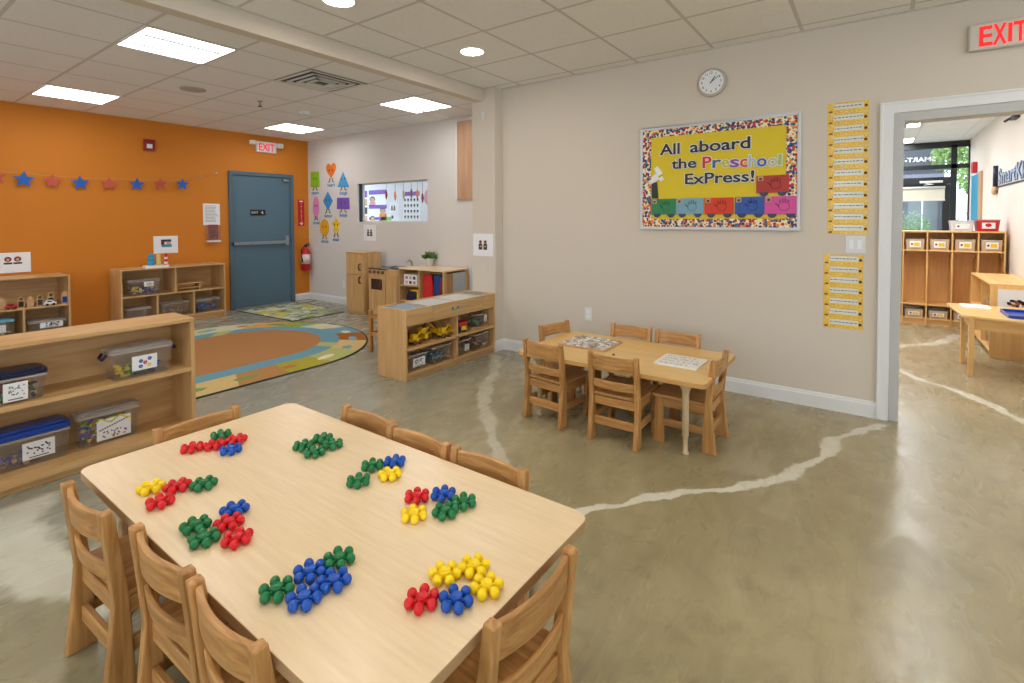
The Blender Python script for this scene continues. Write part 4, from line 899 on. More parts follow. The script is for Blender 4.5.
o, x0, x1, y0, y1 = board([(657, 361), (672, 355.5), (707, 362), (694, 370.5)], .445, 'letter_board', 'white board puzzle with rows of faint grey letters near the table end chair', 'puzzle', m_card, None, None)
g = MB(); alpha = ['ABCDEF', 'GHIJKLM', 'NOPQRST', 'UVWXYZ']
for r_, row in enumerate(alpha):
    for c_, chx in enumerate(row):
        vs, fs = text_geo(chx, .01, 0); xx = x0 + (x1 - x0) * (.16 + .22 * r_); yy = y1 - (y1 - y0) * (.14 + .12 * c_)
        g.add([(xx - (v[1] - .35) * -.038 * -1, yy - (v[0] - .3) * .038, .4556) for v in vs], fs)
g.build('letters', mat('letter_grey', rgb(168, 170, 172), .5), o)
for (px, py, m_, nm) in ((608.5, 357, m_yellow, 'yellow'), (613.5, 355, m_brown, 'brown')):
    p = PZ(px, py, .445); g = MB(); g.prism(rr(p.x - .011, p.y - .009, p.x + .011, p.y + .009, .004, 2), 'z', .445, .449); g.lathe([(.003, .004), (.004, .010)], (p.x, p.y, .445), 6)
    tag(g.build('loose_puzzle_piece', m_), f'tiny {nm} loose puzzle piece beside the full tray puzzle', 'puzzle piece')

# flower connectors on the near table: every piece its own object
m_fl = {'red': mat('flower_red', rgb(214, 14, 28), .25), 'blue': mat('flower_blue', rgb(6, 80, 180), .25), 'green': mat('flower_green', rgb(12, 116, 62), .25), 'yellow': mat('flower_yellow', rgb(250, 216, 8), .28)}
def flower_mesh(col):
    g = MB(); RB = .0285
    for k in range(6):
        a = k * PI / 3; c = (RB * math.cos(a), RB * math.sin(a), .0126); g.ball(c, (.0117, .0117, .0126), 16, 10); g.tube([(.008 * math.cos(a), .008 * math.sin(a), .013), (.020 * math.cos(a), .020 * math.sin(a), .013)], .0045, 8)
    g.lathe([(.0110, .005), (.0135, .008), (.0138, .0205), (.0126, .0222), (.0120, .0222), (.0112, .0214)], (0, 0, 0), 22)
    return g.build('flower_connector', m_fl[col], origin=(0, 0, 0), merge=False)
L_ = []
def cl(group, *items):
    for it in items: L_.append((group,) + it)
cl('flower connectors in the chain nearest the big shelf',
   ('red', 191.9, 445.4, 181.5, 447.5, 'red flower connector at the outer tip of the long red chain'), ('red', 214.1, 442.9, 203, 446.3, 'red flower connector in the middle of the long red chain'),
   ('red', 236.0, 437.4, 246, 437.5, 'red flower connector at the inner end of the red chain'), ('green', 221.1, 432.8, 230, 431.2, 'green flower connector behind the long red chain'), ('blue', 230.8, 447.1, 222, 449.5, 'blue flower connector in front of the long red chain'))
cl('flower connectors near the shelf side table edge',
   ('yellow', 150.9, 484.7, 143, 484, 'yellow flower connector touching two red ones at the table side'), ('red', 177.3, 483.3, 168.5, 482.5, 'red flower connector between the yellow and green ones'),
   ('red', 160.3, 498.6, 147.5, 502.5, 'red flower connector below the yellow one'), ('green', 203.7, 481.2, 195.5, 485.5, 'green flower connector at the end beside the two red ones'))
cl('flower connectors in the green, red and blue cluster near the chairs',
   ('green', 195.6, 522.3, 182.5, 527.5, 'upper green flower connector beside the red pair'), ('green', 204.3, 535.1, 191.5, 539.5, 'lower green flower connector beside the red pair'),
   ('red', 228.9, 519.7, 217.5, 524.5, 'upper red flower connector just below the tilted blue one'), ('red', 237.1, 535.1, 226.5, 542.5, 'lower red flower connector of the pair next to the green pair'),
   ('blue', 234.5, 506.6, 221.5, 511.5, 'blue flower connector leaning on the upper red one'))
cl('green flower connectors clustered near the far corner',
   ('green', 303.5, 443.2, 295.5, 444, 'green flower connector at the shelf end of the all green cluster'), ('green', 314.2, 449.8, 306, 452, 'green flower connector lowest in the all green cluster'),
   ('green', 322.5, 436.2, 318, 439.5, 'green flower connector at the top of the all green cluster'), ('green', 332.6, 442.2, 341, 441, 'green flower connector at the far side of the all green cluster'))
cl('flower connectors in the green, blue and yellow cluster',
   ('green', 372.2, 462.8, 362.5, 463.5, 'green flower connector joined to the blue one above the yellow one'), ('green', 358.3, 478.2, 348.5, 479, 'green flower connector apart, below the joined green one'),
   ('blue', 394.5, 459.2, 385.5, 459, 'blue flower connector touching the yellow one'), ('yellow', 389.8, 471.7, 382, 474.2, 'yellow flower connector just below the blue one'))
cl('flower connectors by the far long side of the table',
   ('red', 416.9, 493.5, 418, 486.5, 'red flower connector above the single yellow one'), ('blue', 443.3, 491.3, 434, 490.5, 'blue flower connector beside the single red one'),
   ('yellow', 414.0, 511.1, 402.5, 512, 'yellow flower connector below the single red one'), ('green', 463.8, 498.7, 463.5, 492.5, 'green flower connector nearest the long table edge'), ('green', 445.5, 508.2, 442.5, 516, 'green flower connector below the single blue one'))
cl('flower connectors in the blue and green cluster in front',
   ('green', 276.5, 586.2, 274.5, 579.5, 'green flower connector before the three blue ones'), ('blue', 309.7, 568.2, 308.5, 561, 'blue flower connector at the back of the three blue ones'),
   ('blue', 303.9, 594.3, 300.5, 586.5, 'blue flower connector lowest of the three blue ones'), ('blue', 334.0, 577.0, 337, 586, 'blue flower connector below the far green one'), ('green', 339.3, 555.0, 337.2, 548.5, 'green flower connector above the three blue ones'))
cl('flower connectors in the red, blue and yellow cluster in front',
   ('red', 421.8, 595.6, 425.5, 586.5, 'red flower connector beside the blue one near the end chair'), ('blue', 456.0, 595.6, 443, 597, 'blue flower connector between the red and yellow ones'),
   ('yellow', 444.8, 570.1, 438.5, 563.5, 'yellow flower connector just above the red and blue pair'), ('yellow', 474.0, 562.6, 480, 555.5, 'yellow flower connector at the top of the yellow three'), ('yellow', 486.5, 582.5, 483, 593, 'yellow flower connector nearest the end chair'))
PR = {c: flower_mesh(c) for c in m_fl}; first = dict(PR)
for grp, col, hx, hy, px, py, lb in L_:
    h = PZ(hx, hy, NH + .020); p = PZ(px, py, NH + .012); a = math.atan2(p.y - h.y, p.x - h.x)
    if col in first: o = first.pop(col)
    else: o = PR[col].copy(); C.objects.link(o)
    o.location = (h.x, h.y, NH); o.rotation_euler = (0, 0, a); tag(o, lb, 'building toy', grp)

# ============================================================ SHELVES AND BINS
def shelf(label, x0, x1, y0, y1, h, mids, divs, base=.085, W=None, th=.018, edge=.03, name='storage_shelf', back=True):
    W = W or m_mp; t = thing(name, label, 'shelf', ((x0 + x1) / 2, (y0 + y1) / 2, 0))
    for a in (x0, x1 - th):
        MB().box(a, y0, 0, a + th, y1, h - th).build('side_panel', W['z'], t, bevel=.003)
    MB().box(x0, y0, h - th, x1, y1, h).build('top', W['x'], t, bevel=.004)
    if back: MB().box(x0 + th, y1 - .008, base, x1 - th, y1, h - th).build('back_panel', W['x'], t)
    for z in [base] + list(mids):
        MB().box(x0 + th, y0 + .004, z - (edge if z == base else th), x1 - th, y1 - .008, z).build('shelf_board', W['x'], t, bevel=.002)
    MB().box(x0 + th, y0 + .030, 0.0, x1 - th, y0 + .045, base - edge).build('base_rail', W['x'], t)
    for xd, z0, z1 in divs: MB().box(xd - th / 2, y0 + .006, z0, xd + th / 2, y1 - .008, z1).build('divider', W['z'], t, bevel=.002)
    return t
def bin_(label, x0, x1, y0, y1, z0, h, body=m_clear, lid=None, taper=.88, lab=None, latch=None, cat='bin', name='storage_bin', group=None, lidh=.022, rim=True, rimm=None):
    t = thing(name, label, cat, ((x0 + x1) / 2, (y0 + y1) / 2, z0), group)
    cx_, cy_ = (x0 + x1) / 2, (y0 + y1) / 2; hx, hy = (x1 - x0) / 2, (y1 - y0) / 2; top = z0 + h - (lidh if lid else 0)
    def ring(kx, ky, r): return rr(cx_ - hx * kx, cy_ - hy * ky, cx_ + hx * kx, cy_ + hy * ky, r, 3)
    A, B, Ai, Bi = ring(taper, taper, .02), ring(.975, .97, .02), ring(taper - .02, taper - .03, .018), ring(.955, .94, .018); N = len(A); g = MB()
    vs = [(x, y, z0) for x, y in A] + [(x, y, top) for x, y in B] + [(x, y, top) for x, y in Bi] + [(x, y, z0 + .004) for x, y in Ai]
    fs = [tuple(range(N))[::-1], tuple(range(3 * N, 4 * N))]
    for q in range(3): fs += [(q * N + i, q * N + (i + 1) % N, (q + 1) * N + (i + 1) % N, (q + 1) * N + i) for i in range(N)]
    g.add(vs, fs, 0, False); g.build('body', body, t)
    if rim:
        g = MB(); R1 = ring(1.0, 1.0, .022); R0 = ring(.955, .94, .018); zz = top - .010
        vs = [(x, y, zz) for x, y in R1] + [(x, y, top + .002) for x, y in R1] + [(x, y, top + .002) for x, y in R0] + [(x, y, zz) for x, y in R0]
        fs = []
        for q in range(4): fs += [(q * N + i, q * N + (i + 1) % N, ((q + 1) % 4) * N + (i + 1) % N, ((q + 1) % 4) * N + i) for i in range(N)]
        g.add(vs, fs); g.build('rim', rimm or lid if (lid and lid not in (m_navy, m_blue)) else m_lidclear, t)
    if lid:
        g = MB(); g.prism(rr(x0, y0, x1, y1, .025, 4), 'z', top + .002, top + lidh * .7); g.prism(rr(x0 + .02, y0 + .02, x1 - .02, y1 - .02, .02, 4), 'z', top + lidh * .6, top + lidh); g.build('lid', lid, t, bevel=.004)
    if latch:
        for xx, sg in ((x0, -1), (x1, 1)):
            g = MB(); g.tube([(xx + sg * .004, cy_ - .035, top - .01), (xx + sg * .022, cy_ - .03, top - .035), (xx + sg * .022, cy_ + .03, top - .035), (xx + sg * .004, cy_ + .035, top - .01)], .008, 8); g.build('latch', latch, t)
    if lab:
        lx0, lx1, lz0, lz1, style = lab; g = MB(); f = lambda z: y0 + hy * (1 - (taper + (.97 - taper) * (z - z0) / (top - z0))) - .0015
        g.add([(lx0, f(lz0), lz0), (lx1, f(lz0), lz0), (lx1, f(lz1), lz1), (lx0, f(lz1), lz1), (lx0, f(lz0) + .001, lz0), (lx1, f(lz0) + .001, lz0), (lx1, f(lz1) + .001, lz1), (lx0, f(lz1) + .001, lz1)], [(0, 1, 2, 3), (4, 5, 6, 7), (0, 1, 5, 4), (3, 2, 6, 7)])
        W_, H_ = lx1 - lx0, lz1 - lz0; rnd = random.Random(int(lx0 * 1000))
        def dot(u, v, r, mi):
            zc = lz0 + H_ * v; xc = lx0 + W_ * u; g.prism([(xc + r * math.cos(k * PI / 4), zc + r * math.sin(k * PI / 4)) for k in range(8)], 'y', f(zc) - .001, f(zc), mi)
        if style == 'flowers':
            for u, v, mi in ((.35, .62, 1), (.70, .72, 1), (.52, .48, 2), (.34, .25, 1), (.68, .28, 3)):
                for q in range(6): dot(u + .055 * math.cos(q), v + .08 * math.sin(q), W_ * .035, mi)
        elif style == 'marks':
            for _ in range(24): dot(rnd.uniform(.15, .85), rnd.uniform(.28, .82), W_ * .034, rnd.choice([4, 4, 5, 4]))
            g.box(lx0 + W_ * .2, f(lz0 + H_ * .12) - .001, lz0 + H_ * .09, lx1 - W_ * .2, f(lz0 + H_ * .12), lz0 + H_ * .14, 4)
        elif style == 'snakes':
            for _ in range(30): dot(rnd.uniform(.1, .9), rnd.uniform(.08, .4), W_ * .028, rnd.choice([1, 2, 3, 4, 6]))
            for k in range(12): dot(.10 + k * .07, .50 + k * .028, W_ * .03, 5)
            for k in range(22): dot(-.02 + k * .048, .92 + .10 * math.sin(k * .55), W_ * .034, rnd.choice([3, 7, 3]))
        g.build('label', [m_white, m_blue, m_red, m_yellow, m_ink, m_brown, m_purple, m_lime], t)
    return t
def heap(label, x0, x1, y0, y1, z0, h, mats, n=120, s=.012, cat='toys', name='toy_pieces', kind_='stuff', order=None):
    g = MB(); rnd = random.Random(int((x0 + y0) * 777))
    for k in range(n):
        u, v = rnd.random(), rnd.random(); x, y = x0 + s + (x1 - x0 - 2 * s) * u, y0 + s + (y1 - y0 - 2 * s) * v
        z = z0 + .004 + s * .7 + rnd.random() ** .8 * max(h - 2 * s, .001); mi = min(len(mats) - 1, int(u * len(mats))) if order and rnd.random() < .8 else rnd.randrange(len(mats))
        if k % 3 == 0: g.ball((x, y, z), s * rnd.uniform(.6, .95), 8, 6, mi)
        else:
            a = rnd.random() * PI; ca, sa = math.cos(a), math.sin(a); q = s * rnd.uniform(.6, .95)
            P = [(x + q * (ca * i - sa * j), y + q * (sa * i + ca * j)) for i, j in ((1.1, .5), (-1.1, .5), (-1.1, -.5), (1.1, -.5))]; g.prism(P, 'z', z - q * .5, z + q * .5, mi)
    return tag(g.build(name, mats, merge=False), label, cat, None, 'stuff')
F = 3.405
shelf('large light wood shelf in front of the rug holding four lidded plastic bins', .14, 1.362, F, 3.705, .745, [.440], [], base=.080, th=.024, edge=.045)
bin_('clear bin with frosted lid, dark blue latches and a flower picture label', .945, 1.262, F + .035, F + .200, .440, .182, lid=m_lidclear, latch=m_navy, lab=(1.048, 1.172, .478, .562, 'flowers'))
heap('yellow, green and blue flower pieces in the clear latched bin', .985, 1.215, F + .062, F + .175, .440, .075, [m_yellow, m_green, m_green, m_blue], 150, .013, order=True)
bin_('clear bin with a navy lid on the upper board of the large shelf', .37, .690, F + .035, F + .200, .440, .160, lid=m_navy, lidh=.034, lab=(.520, .610, .452, .545, 'marks'))
heap('mixed red, green and yellow pieces in the bin with the navy lid', .40, .660, F + .062, F + .175, .440, .10, [m_green, m_red, m_yellow, m_red, m_navy], 170, .013)
bin_('clear bin with a bright blue lid on the bottom board of the large shelf', .44, .792, F + .105, F + .265, .080, .198, lid=m_blue, lidh=.045, lab=(PY(22, 450, F + .115).x, PY(54.8, 450, F + .115).x, .115, .205, 'marks'))
heap('grey and purple figures in the bin with the bright blue lid', .47, .740, F + .13, F + .24, .080, .07, [m_tan, mat('grey_toy', rgb(120, 120, 130), .5), m_purple], 90, .014)
bin_('clear bin with frosted lid and a colourful printed label of wiggly snakes', .812, 1.118, F + .135, F + .270, .080, .190, lid=m_lidclear, lab=(.905, 1.065, .095, .215, 'snakes'))
heap('yellow, purple and blue rubbery snakes in the bin with the colourful label', .84, 1.09, F + .158, F + .25, .080, .135, [m_yellow, m_purple, m_blue, m_lime, m_brown], 190, .014)

FB = 7.345
shelf('light wood shelf with bins against the orange wall next to the blue door', 2.14, 3.345, FB, 7.74, .742, [.409], [(2.733, .409, .724), (2.525, .09, .391), (2.946, .09, .391)], base=.09)
bin_('clear bin with white label, upper board of the shelf by the blue door', 2.215, 2.575, FB + .03, FB + .27, .409, .20, lid=m_lidclear, lab=(PY(144, 285, FB + .04).x, PY(153.5, 285, FB + .04).x, .515, .575, 'marks'))
heap('yellow and blue pieces in the upper bin by the blue door', 2.25, 2.54, FB + .06, FB + .24, .409, .12, [m_yellow, mat('pale_yellow_toy', rgb(226, 214, 140), .5), m_blue, m_blue], 90, .018, order=True)
bin_('plain clear lidded bin at the lower corner of the shelf, farthest from the blue door', 2.20, 2.475, FB + .03, FB + .27, .09, .175, lid=m_lidclear)
bin_('clear open bin in the lower middle of the shelf by the blue door', 2.565, 2.90, FB + .03, FB + .27, .09, .18)
heap('faded coloured pieces in the lower middle bin by the blue door', 2.60, 2.87, FB + .06, FB + .24, .09, .11, [m_teal, m_tan, m_red, m_lime], 80, .018)
bin_('clear bin of blue and red pieces nearest the blue door', 2.976, 3.285, FB + .03, FB + .27, .09, .19, lid=m_lidclear)
heap('blue and red building pieces in the bin nearest the blue door', 3.0, 3.26, FB + .06, FB + .24, .09, .13, [m_blue, m_teal, m_red, m_blue], 100, .018)
t = thing('wooden_rack', 'low wooden rack in the upper part of the shelf by the blue door', 'rack', (2.92, FB + .1, .409))
g = MB(); g.box(2.745, FB + .06, .495, 3.10, FB + .20, .510); g.build('top_board', m_mp['x'], t, bevel=.003)
g = MB(); g.box(2.745, FB + .06, .435, 3.06, FB + .20, .447); g.build('lower_board', m_mp['x'], t, bevel=.003)
for xx in (2.75, 3.03): g = MB(); g.box(xx, FB + .07, .409, xx + .02, FB + .19, .495); g.build('leg', m_mp['z'], t)
# three toy towers in a white tray
t = thing('white_tray', 'small white tray carrying three toy towers on the shelf top', 'tray', (2.545, FB + .12, .742))
ty = FB + .09
g = MB(); g.prism(rr(2.415, ty - .06, 2.665, ty + .06, .01, 3), 'z', .742, .748); g.build('floor_plate', m_white, t)
g = MB()
for a in ((2.415, ty - .06, 2.665, ty - .055), (2.415, ty + .055, 2.665, ty + .06), (2.415, ty - .055, 2.42, ty + .055), (2.66, ty - .055, 2.665, ty + .055)): g.box(a[0], a[1], .748, a[2], a[3], .772)
g.build('rim', m_white, t)
def tower(px, r, z1, mats, label, bands):
    x = PY(px, 262, ty).x; g = MB(); n = bands; z0 = .748
    for k in range(n):
        a, b = z0 + (z1 - z0) * k / n, z0 + (z1 - z0) * (k + 1) / n; kk = 1 - (.25 * k / n if r < .03 else 0); rt = r * kk
        g.lathe([(rt * .94, a - z0), (rt, a - z0 + .004), (rt, b - z0 - .004), (rt * .94, b - z0)], (x, ty, z0), 16, k % len(mats))
    g.lathe([(r * .6, 0), (r * .4, .012), (.004, .022)], (x, ty, z1), 12, 0)
    tag(g.build('toy_tower', mats), label, 'toy', 'toy towers on the shelf top')
tower(151, .036, .905, [m_skyblue, m_teal], 'wide teal and blue striped toy tower in the white tray', 6)
tower(158.5, .028, .905, [mat('tower_cream', rgb(236, 206, 130), .5)], 'cream yellow toy tower in the middle of the white tray', 3)
tower(166, .022, .90, [m_red, m_white], 'slim red and white striped toy tower nearest the blue door', 5)

shelf('light wood shelf with toy figures at the picture edge by the orange wall', .47, 1.675, FB, 7.74, .735, [.409], [(1.289, .09, .391), (.85, .09, .391)], base=.09)
bin_('clear bin with a teal lid under the toy figures at the picture edge', .93, 1.225, FB + .03, FB + .27, .09, .22, lid=mat('lid_teal', rgb(110, 176, 200), .4), lab=(PY(0, 326, FB).x, PY(6.5, 326, FB).x, .17, .25, 'marks'))
heap('blue and yellow pieces in the bin with the teal lid', .96, 1.20, FB + .06, FB + .24, .09, .13, [m_blue, m_yellow, m_teal], 70, .018)
bin_('long clear bin with two white labels under the toy figures', 1.318, 1.650, FB + .03, FB + .27, .09, .165, lid=m_lidclear, lab=(PY(41, 326, FB).x, PY(64, 326, FB).x, .165, .232, 'marks'))
def figure(px, mc, mh, label, h=.125):
    x = PY(px, 300, FB + .06).x; y = FB + .06; t = thing('toy_figure', label, 'toy figure', (x, y, .409), 'toy figures on the shelf by the picture edge')
    g = MB(); P = [(x - .026, .409), (x - .006, .409), (x, .425), (x + .006, .409), (x + .026, .409), (x + .030, .409 + h * .62), (x + .018, .409 + h * .95), (x, .409 + h), (x - .018, .409 + h * .95), (x - .030, .409 + h * .62)]
    g.prism(P, 'y', y, y + .014); g.build('wood_back', m_mp['z'], t)
    g = MB(); g.prism([(x - .020, .42), (x + .020, .42), (x + .020, .409 + h * .55), (x - .020, .409 + h * .55)], 'y', y - .002, y); g.build('clothing', mc, t)
    g = MB(); g.prism([(x + .016 * math.cos(k * PI / 6), .409 + h * .76 + .018 * math.sin(k * PI / 6)) for k in range(12)], 'y', y - .002, y); g.build('head', mh, t)
m_skin = mat('toy_face', rgb(214, 170, 130), .6)
figure(1.5, m_tan, m_skin, 'tan toy figure cut off by the picture edge'); figure(21, m_black, m_brown, 'dark toy figure between the red car and the tan figure'); figure(30.5, m_tan, m_skin, 'tan toy figure between two dark ones')
figure(40, m_ink, m_brown, 'dark toy figure just before the white car'); figure(51, m_black, m_ink, 'black toy figure standing behind the white car', .145); figure(64.7, m_blue, m_skin, 'blue toy figure at the end of the shelf', .14)
def toycar(px0, px1, m_, label, y):
    a, b = PY(px0, 306, y).x, PY(px1, 306, y).x; z = .409; t = thing('toy_car', label, 'toy car', ((a + b) / 2, y, z)); L = b - a
    g = MB(); g.prism([(a, z + .012), (b, z + .012), (b, z + .034), (b - L * .2, z + .038), (b - L * .32, z + .058), (a + L * .22, z + .058), (a + L * .12, z + .036), (a, z + .034)], 'y', y - .025, y + .025); g.build('body', m_, t, bevel=.003)
    g = MB(); g.prism([(b - L * .36, z + .038), (b - L * .36, z + .053), (a + L * .26, z + .053), (a + L * .2, z + .038)], 'y', y - .026, y + .026); g.build('windows', m_navy, t)
    for u in (.22, .78):
        for s in (-1, 1): g = MB(); g.tube([(a + L * u, y + s * .018, z + .013), (a + L * u, y + s * .029, z + .013)], .013, 14); g.build('wheel', m_black, t)
toycar(4.4, 17.3, m_red, 'small red toy car among the toy figures', FB + .04); toycar(44, 56, m_white, 'small white toy car among the toy figures', FB + .03)

# divider shelf by the pillar with sensory trays on top
D0, D1, DF, DB_, DH = 2.828, 4.026, 3.118, 3.480, .598
t = thing('tray_top_shelf', 'low light wood shelf with clear topped trays standing against the pillar', 'shelf', ((D0 + D1) / 2, 3.3, 0))
for a in (D0, D1 - .018): MB().box(a, DF, 0, a + .018, DB_, DH).build('side_panel', m_mp['z'], t, bevel=.004)
MB().box(D0 + .018, DB_ - .014, .06, D1 - .018, DB_, DH - .002).build('back_panel', m_mp['x'], t)
MB().box(D0 + .018, DF + .01, .455, D1 - .018, DB_ - .014, .470).build('tray_floor', m_mp['x'], t)
for z in (.060, .270): MB().box(D0 + .018, DF + .003, z - .02, D1 - .018, DB_ - .014, z).build('shelf_board', m_mp['x'], t, bevel=.002)
MB().box(3.452, DF + .003, .06, 3.470, DB_ - .014, .455).build('divider', m_mp['z'], t)
g = MB(); g.box(D0 + .018, DF + .02, 0, D1 - .018, DF + .035, .04); g.build('base_rail', m_mp['x'], t)
for a, b in ((D0 + .018, 3.138), (3.142, 3.828), (3.832, D1 - .018)):
    MB().box(a, DF - .001, .470, b, DF + .016, DH - .002).build('front_rail', m_mp['x'], t, bevel=.002)
for a in (3.14, 3.485, 3.83): MB().box(a - .008, DF + .017, .470, a + .008, DB_ - .015, DH - .008).build('tray_divider', m_mp['y'], t)
cols = [clear('tray_lid_blue', tint=(.55, .70, .85, 1), dif=.55, dcol=(.42, .55, .68, 1)), clear('tray_lid_white', dif=.75, dcol=(.78, .82, .84, 1)), clear('tray_lid_white2', dif=.75, dcol=(.76, .80, .82, 1)), clear('tray_lid_green', tint=(.6, .75, .75, 1), dif=.55, dcol=(.42, .54, .53, 1))]
for (a, b), m_ in zip(((D0 + .018, 3.132), (3.148, 3.477), (3.493, 3.822), (3.838, D1 - .018)), cols):
    g = MB(); g.box(a + .006, DF + .02, DH - .016, b - .006, DB_ - .018, DH - .012); g.build('tray_lid', m_, t)
g = MB(); p = PY(455.5, 309, DF - .002)
g.prism([(p.x + .028 * math.cos(k * PI / 4), p.z + .018 * math.sin(k * PI / 4)) for k in range(8)], 'y', DF - .003, DF - .001, 1)
for dx in (-.035, .035): g.prism([(p.x + dx + .014 * math.cos(k * PI / 3), p.z + .010 + .02 * math.sin(k * PI / 3)) for k in range(6)], 'y', DF - .0025, DF - .001, 2)
for dx in (-.008, .012): g.prism([(p.x + dx - .006, p.z - .004), (p.x + dx + .006, p.z - .004), (p.x + dx, p.z + .010)], 'y', DF - .0035, DF - .003, 3)
g.build('picture_label', [m_white, m_lime, m_purple, m_ink], t)
bin_('clear bin with a white pictured label nearest the end panel, low in the tray shelf', 2.895, 3.12, DF + .03, DF + .25, .06, .135, lab=(PY(412, 362, DF + .05).x, PY(424, 362, DF + .05).x, .09, .165, 'marks'))
bin_('clear grey bin of blue pieces behind the pictured bin, low in the tray shelf', 3.16, 3.43, DF + .03, DF + .29, .06, .15)
heap('dark blue and clear pieces in the grey bin of the tray shelf', 3.19, 3.40, DF + .06, DF + .26, .06, .09, [mat('slate_toy', rgb(70, 84, 110), .5), m_teal, mat('grey_toy2', rgb(130, 136, 140), .5)], 60, .016)
bin_('small clear bin with white label just past the middle divider of the tray shelf', 3.50, 3.70, DF + .03, DF + .25, .06, .14, lab=(3.60, 3.66, .09, .15, 'marks'))
bin_('clear bin low in the tray shelf nearest the pillar', 3.74, 3.99, DF + .03, DF + .29, .06, .155)
heap('pale building pieces in the low bin nearest the pillar', 3.77, 3.96, DF + .06, DF + .26, .06, .09, [m_tan, mat('grey_toy3', rgb(160, 150, 150), .5), m_dkred], 60, .016)
bin_('clear bin with greenish pieces on the upper board nearest the pillar', 3.80, 3.99, DF + .06, DF + .30, .27, .13, lab=(3.93, 3.975, .31, .38, 'marks'))
heap('green building pieces in the upper bin nearest the pillar', 3.83, 3.96, DF + .09, DF + .27, .27, .08, [m_green, mat('sage_toy', rgb(120, 150, 120), .5)], 50, .014)
# toy food and vehicles on the upper board
def digger(x, y, z, s, label, rz=0.0, ma=m_yellow):
    t = thing('toy_digger', label, 'toy', (x, y, z), 'yellow toy diggers on the tray shelf')
    g = MB(); g.box(x - .045 * s, y - .024 * s, z + .018 * s, x + .035 * s, y + .024 * s, z + .040 * s); g.box(x - .040 * s, y - .018 * s, z + .040 * s, x + .0, y + .018 * s, z + .072 * s); g.build('body', ma, t, bevel=.003)
    g = MB(); g.tube([(x + .01 * s, y, z + .045 * s), (x + .045 * s, y, z + .082 * s), (x + .085 * s, y, z + .050 * s)], .006 * s, 6); g.box(x + .070 * s, y - .022 * s, z + .025 * s, x + .10 * s, y + .022 * s, z + .048 * s); g.build('bucket_arm', ma, t)
    for dx in (-.03, .02):
        for sg in (-1, 1): g = MB(); g.tube([(x + dx * s, y + sg * .018 * s, z + .018 * s), (x + dx * s, y + sg * .032 * s, z + .018 * s)], .018 * s, 12); g.build('wheel', m_brown, t)
digger(3.02, DF + .09, .27, 1.25, 'yellow toy digger nearest the end panel on the tray shelf'); digger(3.19, DF + .16, .27, 1.5, 'yellow toy digger in the middle of the group on the tray shelf'); digger(3.35, DF + .07, .27, 1.3, 'yellow toy digger nearest the middle divider on the tray shelf')
g = MB()
for k in range(8): a = k * PI / 4; g.tube([(2.965 + .07 * math.cos(a), DF + .20 + .03 * math.sin(a), .345 + .055 * math.sin(a)), (2.965 + .07 * math.cos(a + PI / 4), DF + .20 + .03 * math.sin(a + PI / 4), .345 + .055 * math.sin(a + PI / 4))], .018, 8)
tag(g.build('brown_hoop', m_brown), 'brown toy hoop lying behind the yellow diggers', 'toy')
g = MB(); g.tube([(3.30 + .07 * math.cos(k * PI / 8), DF + .22, .34 + .065 * math.sin(k * PI / 8)) for k in range(16)], .006, 6, closed=True); tag(g.build('toy_ring', m_dkred), 'thin dark ring standing behind the yellow diggers', 'toy')
t = thing('toy_tractor', 'red and navy toy tractor with a yellow panel past the middle divider', 'toy', (3.57, DF + .08, .27))
g = MB(); g.box(3.51, DF + .05, .285, 3.64, DF + .11, .335); g.build('body', m_navy, t, bevel=.004); g = MB(); g.box(3.53, DF + .045, .335, 3.66, DF + .12, .372); g.build('roof', m_red, t, bevel=.006)
g = MB(); g.box(3.565, DF + .044, .292, 3.635, DF + .05, .33); g.build('panel', m_yellow, t)
for xx in (3.535, 3.62): g = MB(); g.tube([(xx, DF + .045, .288), (xx, DF + .115, .288)], .018, 14); g.build('wheel', m_black, t)
g = MB(); g.tube([(3.69, DF + .05, .275), (3.74, DF + .04, .285), (3.80, DF + .05, .276), (3.86, DF + .035, .28)], .007, 8); tag(g.build('cream_strap', m_tan), 'cream strap lying in front of the upper green bin', 'strap')

# ============================================================ PLAY KITCHEN BY THE GREY WALL
t = thing('play_fridge', 'tall light wood play fridge with two doors by the grey wall', 'play fridge', (4.69, 5.985, 0))
fx, fy0, fy1, fh = 4.49, 5.800, 6.205, .880
MB().box(fx + .018, fy0, 0, 4.785, fy1, fh - .016).build('body', m_mp['z'], t, bevel=.003)
MB().box(fx, fy0 - .003, fh - .016, 4.788, fy1 + .003, fh).build('top', m_mp['y'], t, bevel=.003)
for z0, z1, hz in ((.035, .560, .49), (.568, fh - .022, .675)):
    d_ = MB().box(fx, fy0 + .006, z0, fx + .017, fy1 - .006, z1).build('door', m_mp['z'], t, bevel=.003)
    yy = 5.875; g = MB(); g.tube([(fx - .001, yy, hz + .045), (fx - .026, yy + .004, hz + .035), (fx - .03, yy + .004, hz), (fx - .026, yy + .004, hz - .035), (fx - .001, yy, hz - .045)], .011, 8); g.build('handle', m_brown, d_)
t = thing('play_stove', 'light wood play stove with dark top, four knobs and an oven door', 'play stove', (4.67, 5.50, 0))
sx0, sy0, sy1, sh = 4.44, 5.285, 5.640, .680
MB().box(sx0 + .015, sy0, 0, XG - .03, sy1, sh - .012).build('body', m_mp['z'], t, bevel=.003)
MB().box(sx0, sy0 - .002, sh - .012, XG - .03, sy1 + .002, sh).build('stove_top', m_black, t, bevel=.002)
for bx, by_ in ((4.53, 5.38), (4.53, 5.55), (4.74, 5.38), (4.74, 5.55)): g = MB(); g.tube([(bx + .055 * math.cos(k * PI / 8), by_ + .055 * math.sin(k * PI / 8), sh + .003) for k in range(16)], .004, 6, closed=True); g.build('burner', m_steel, t)
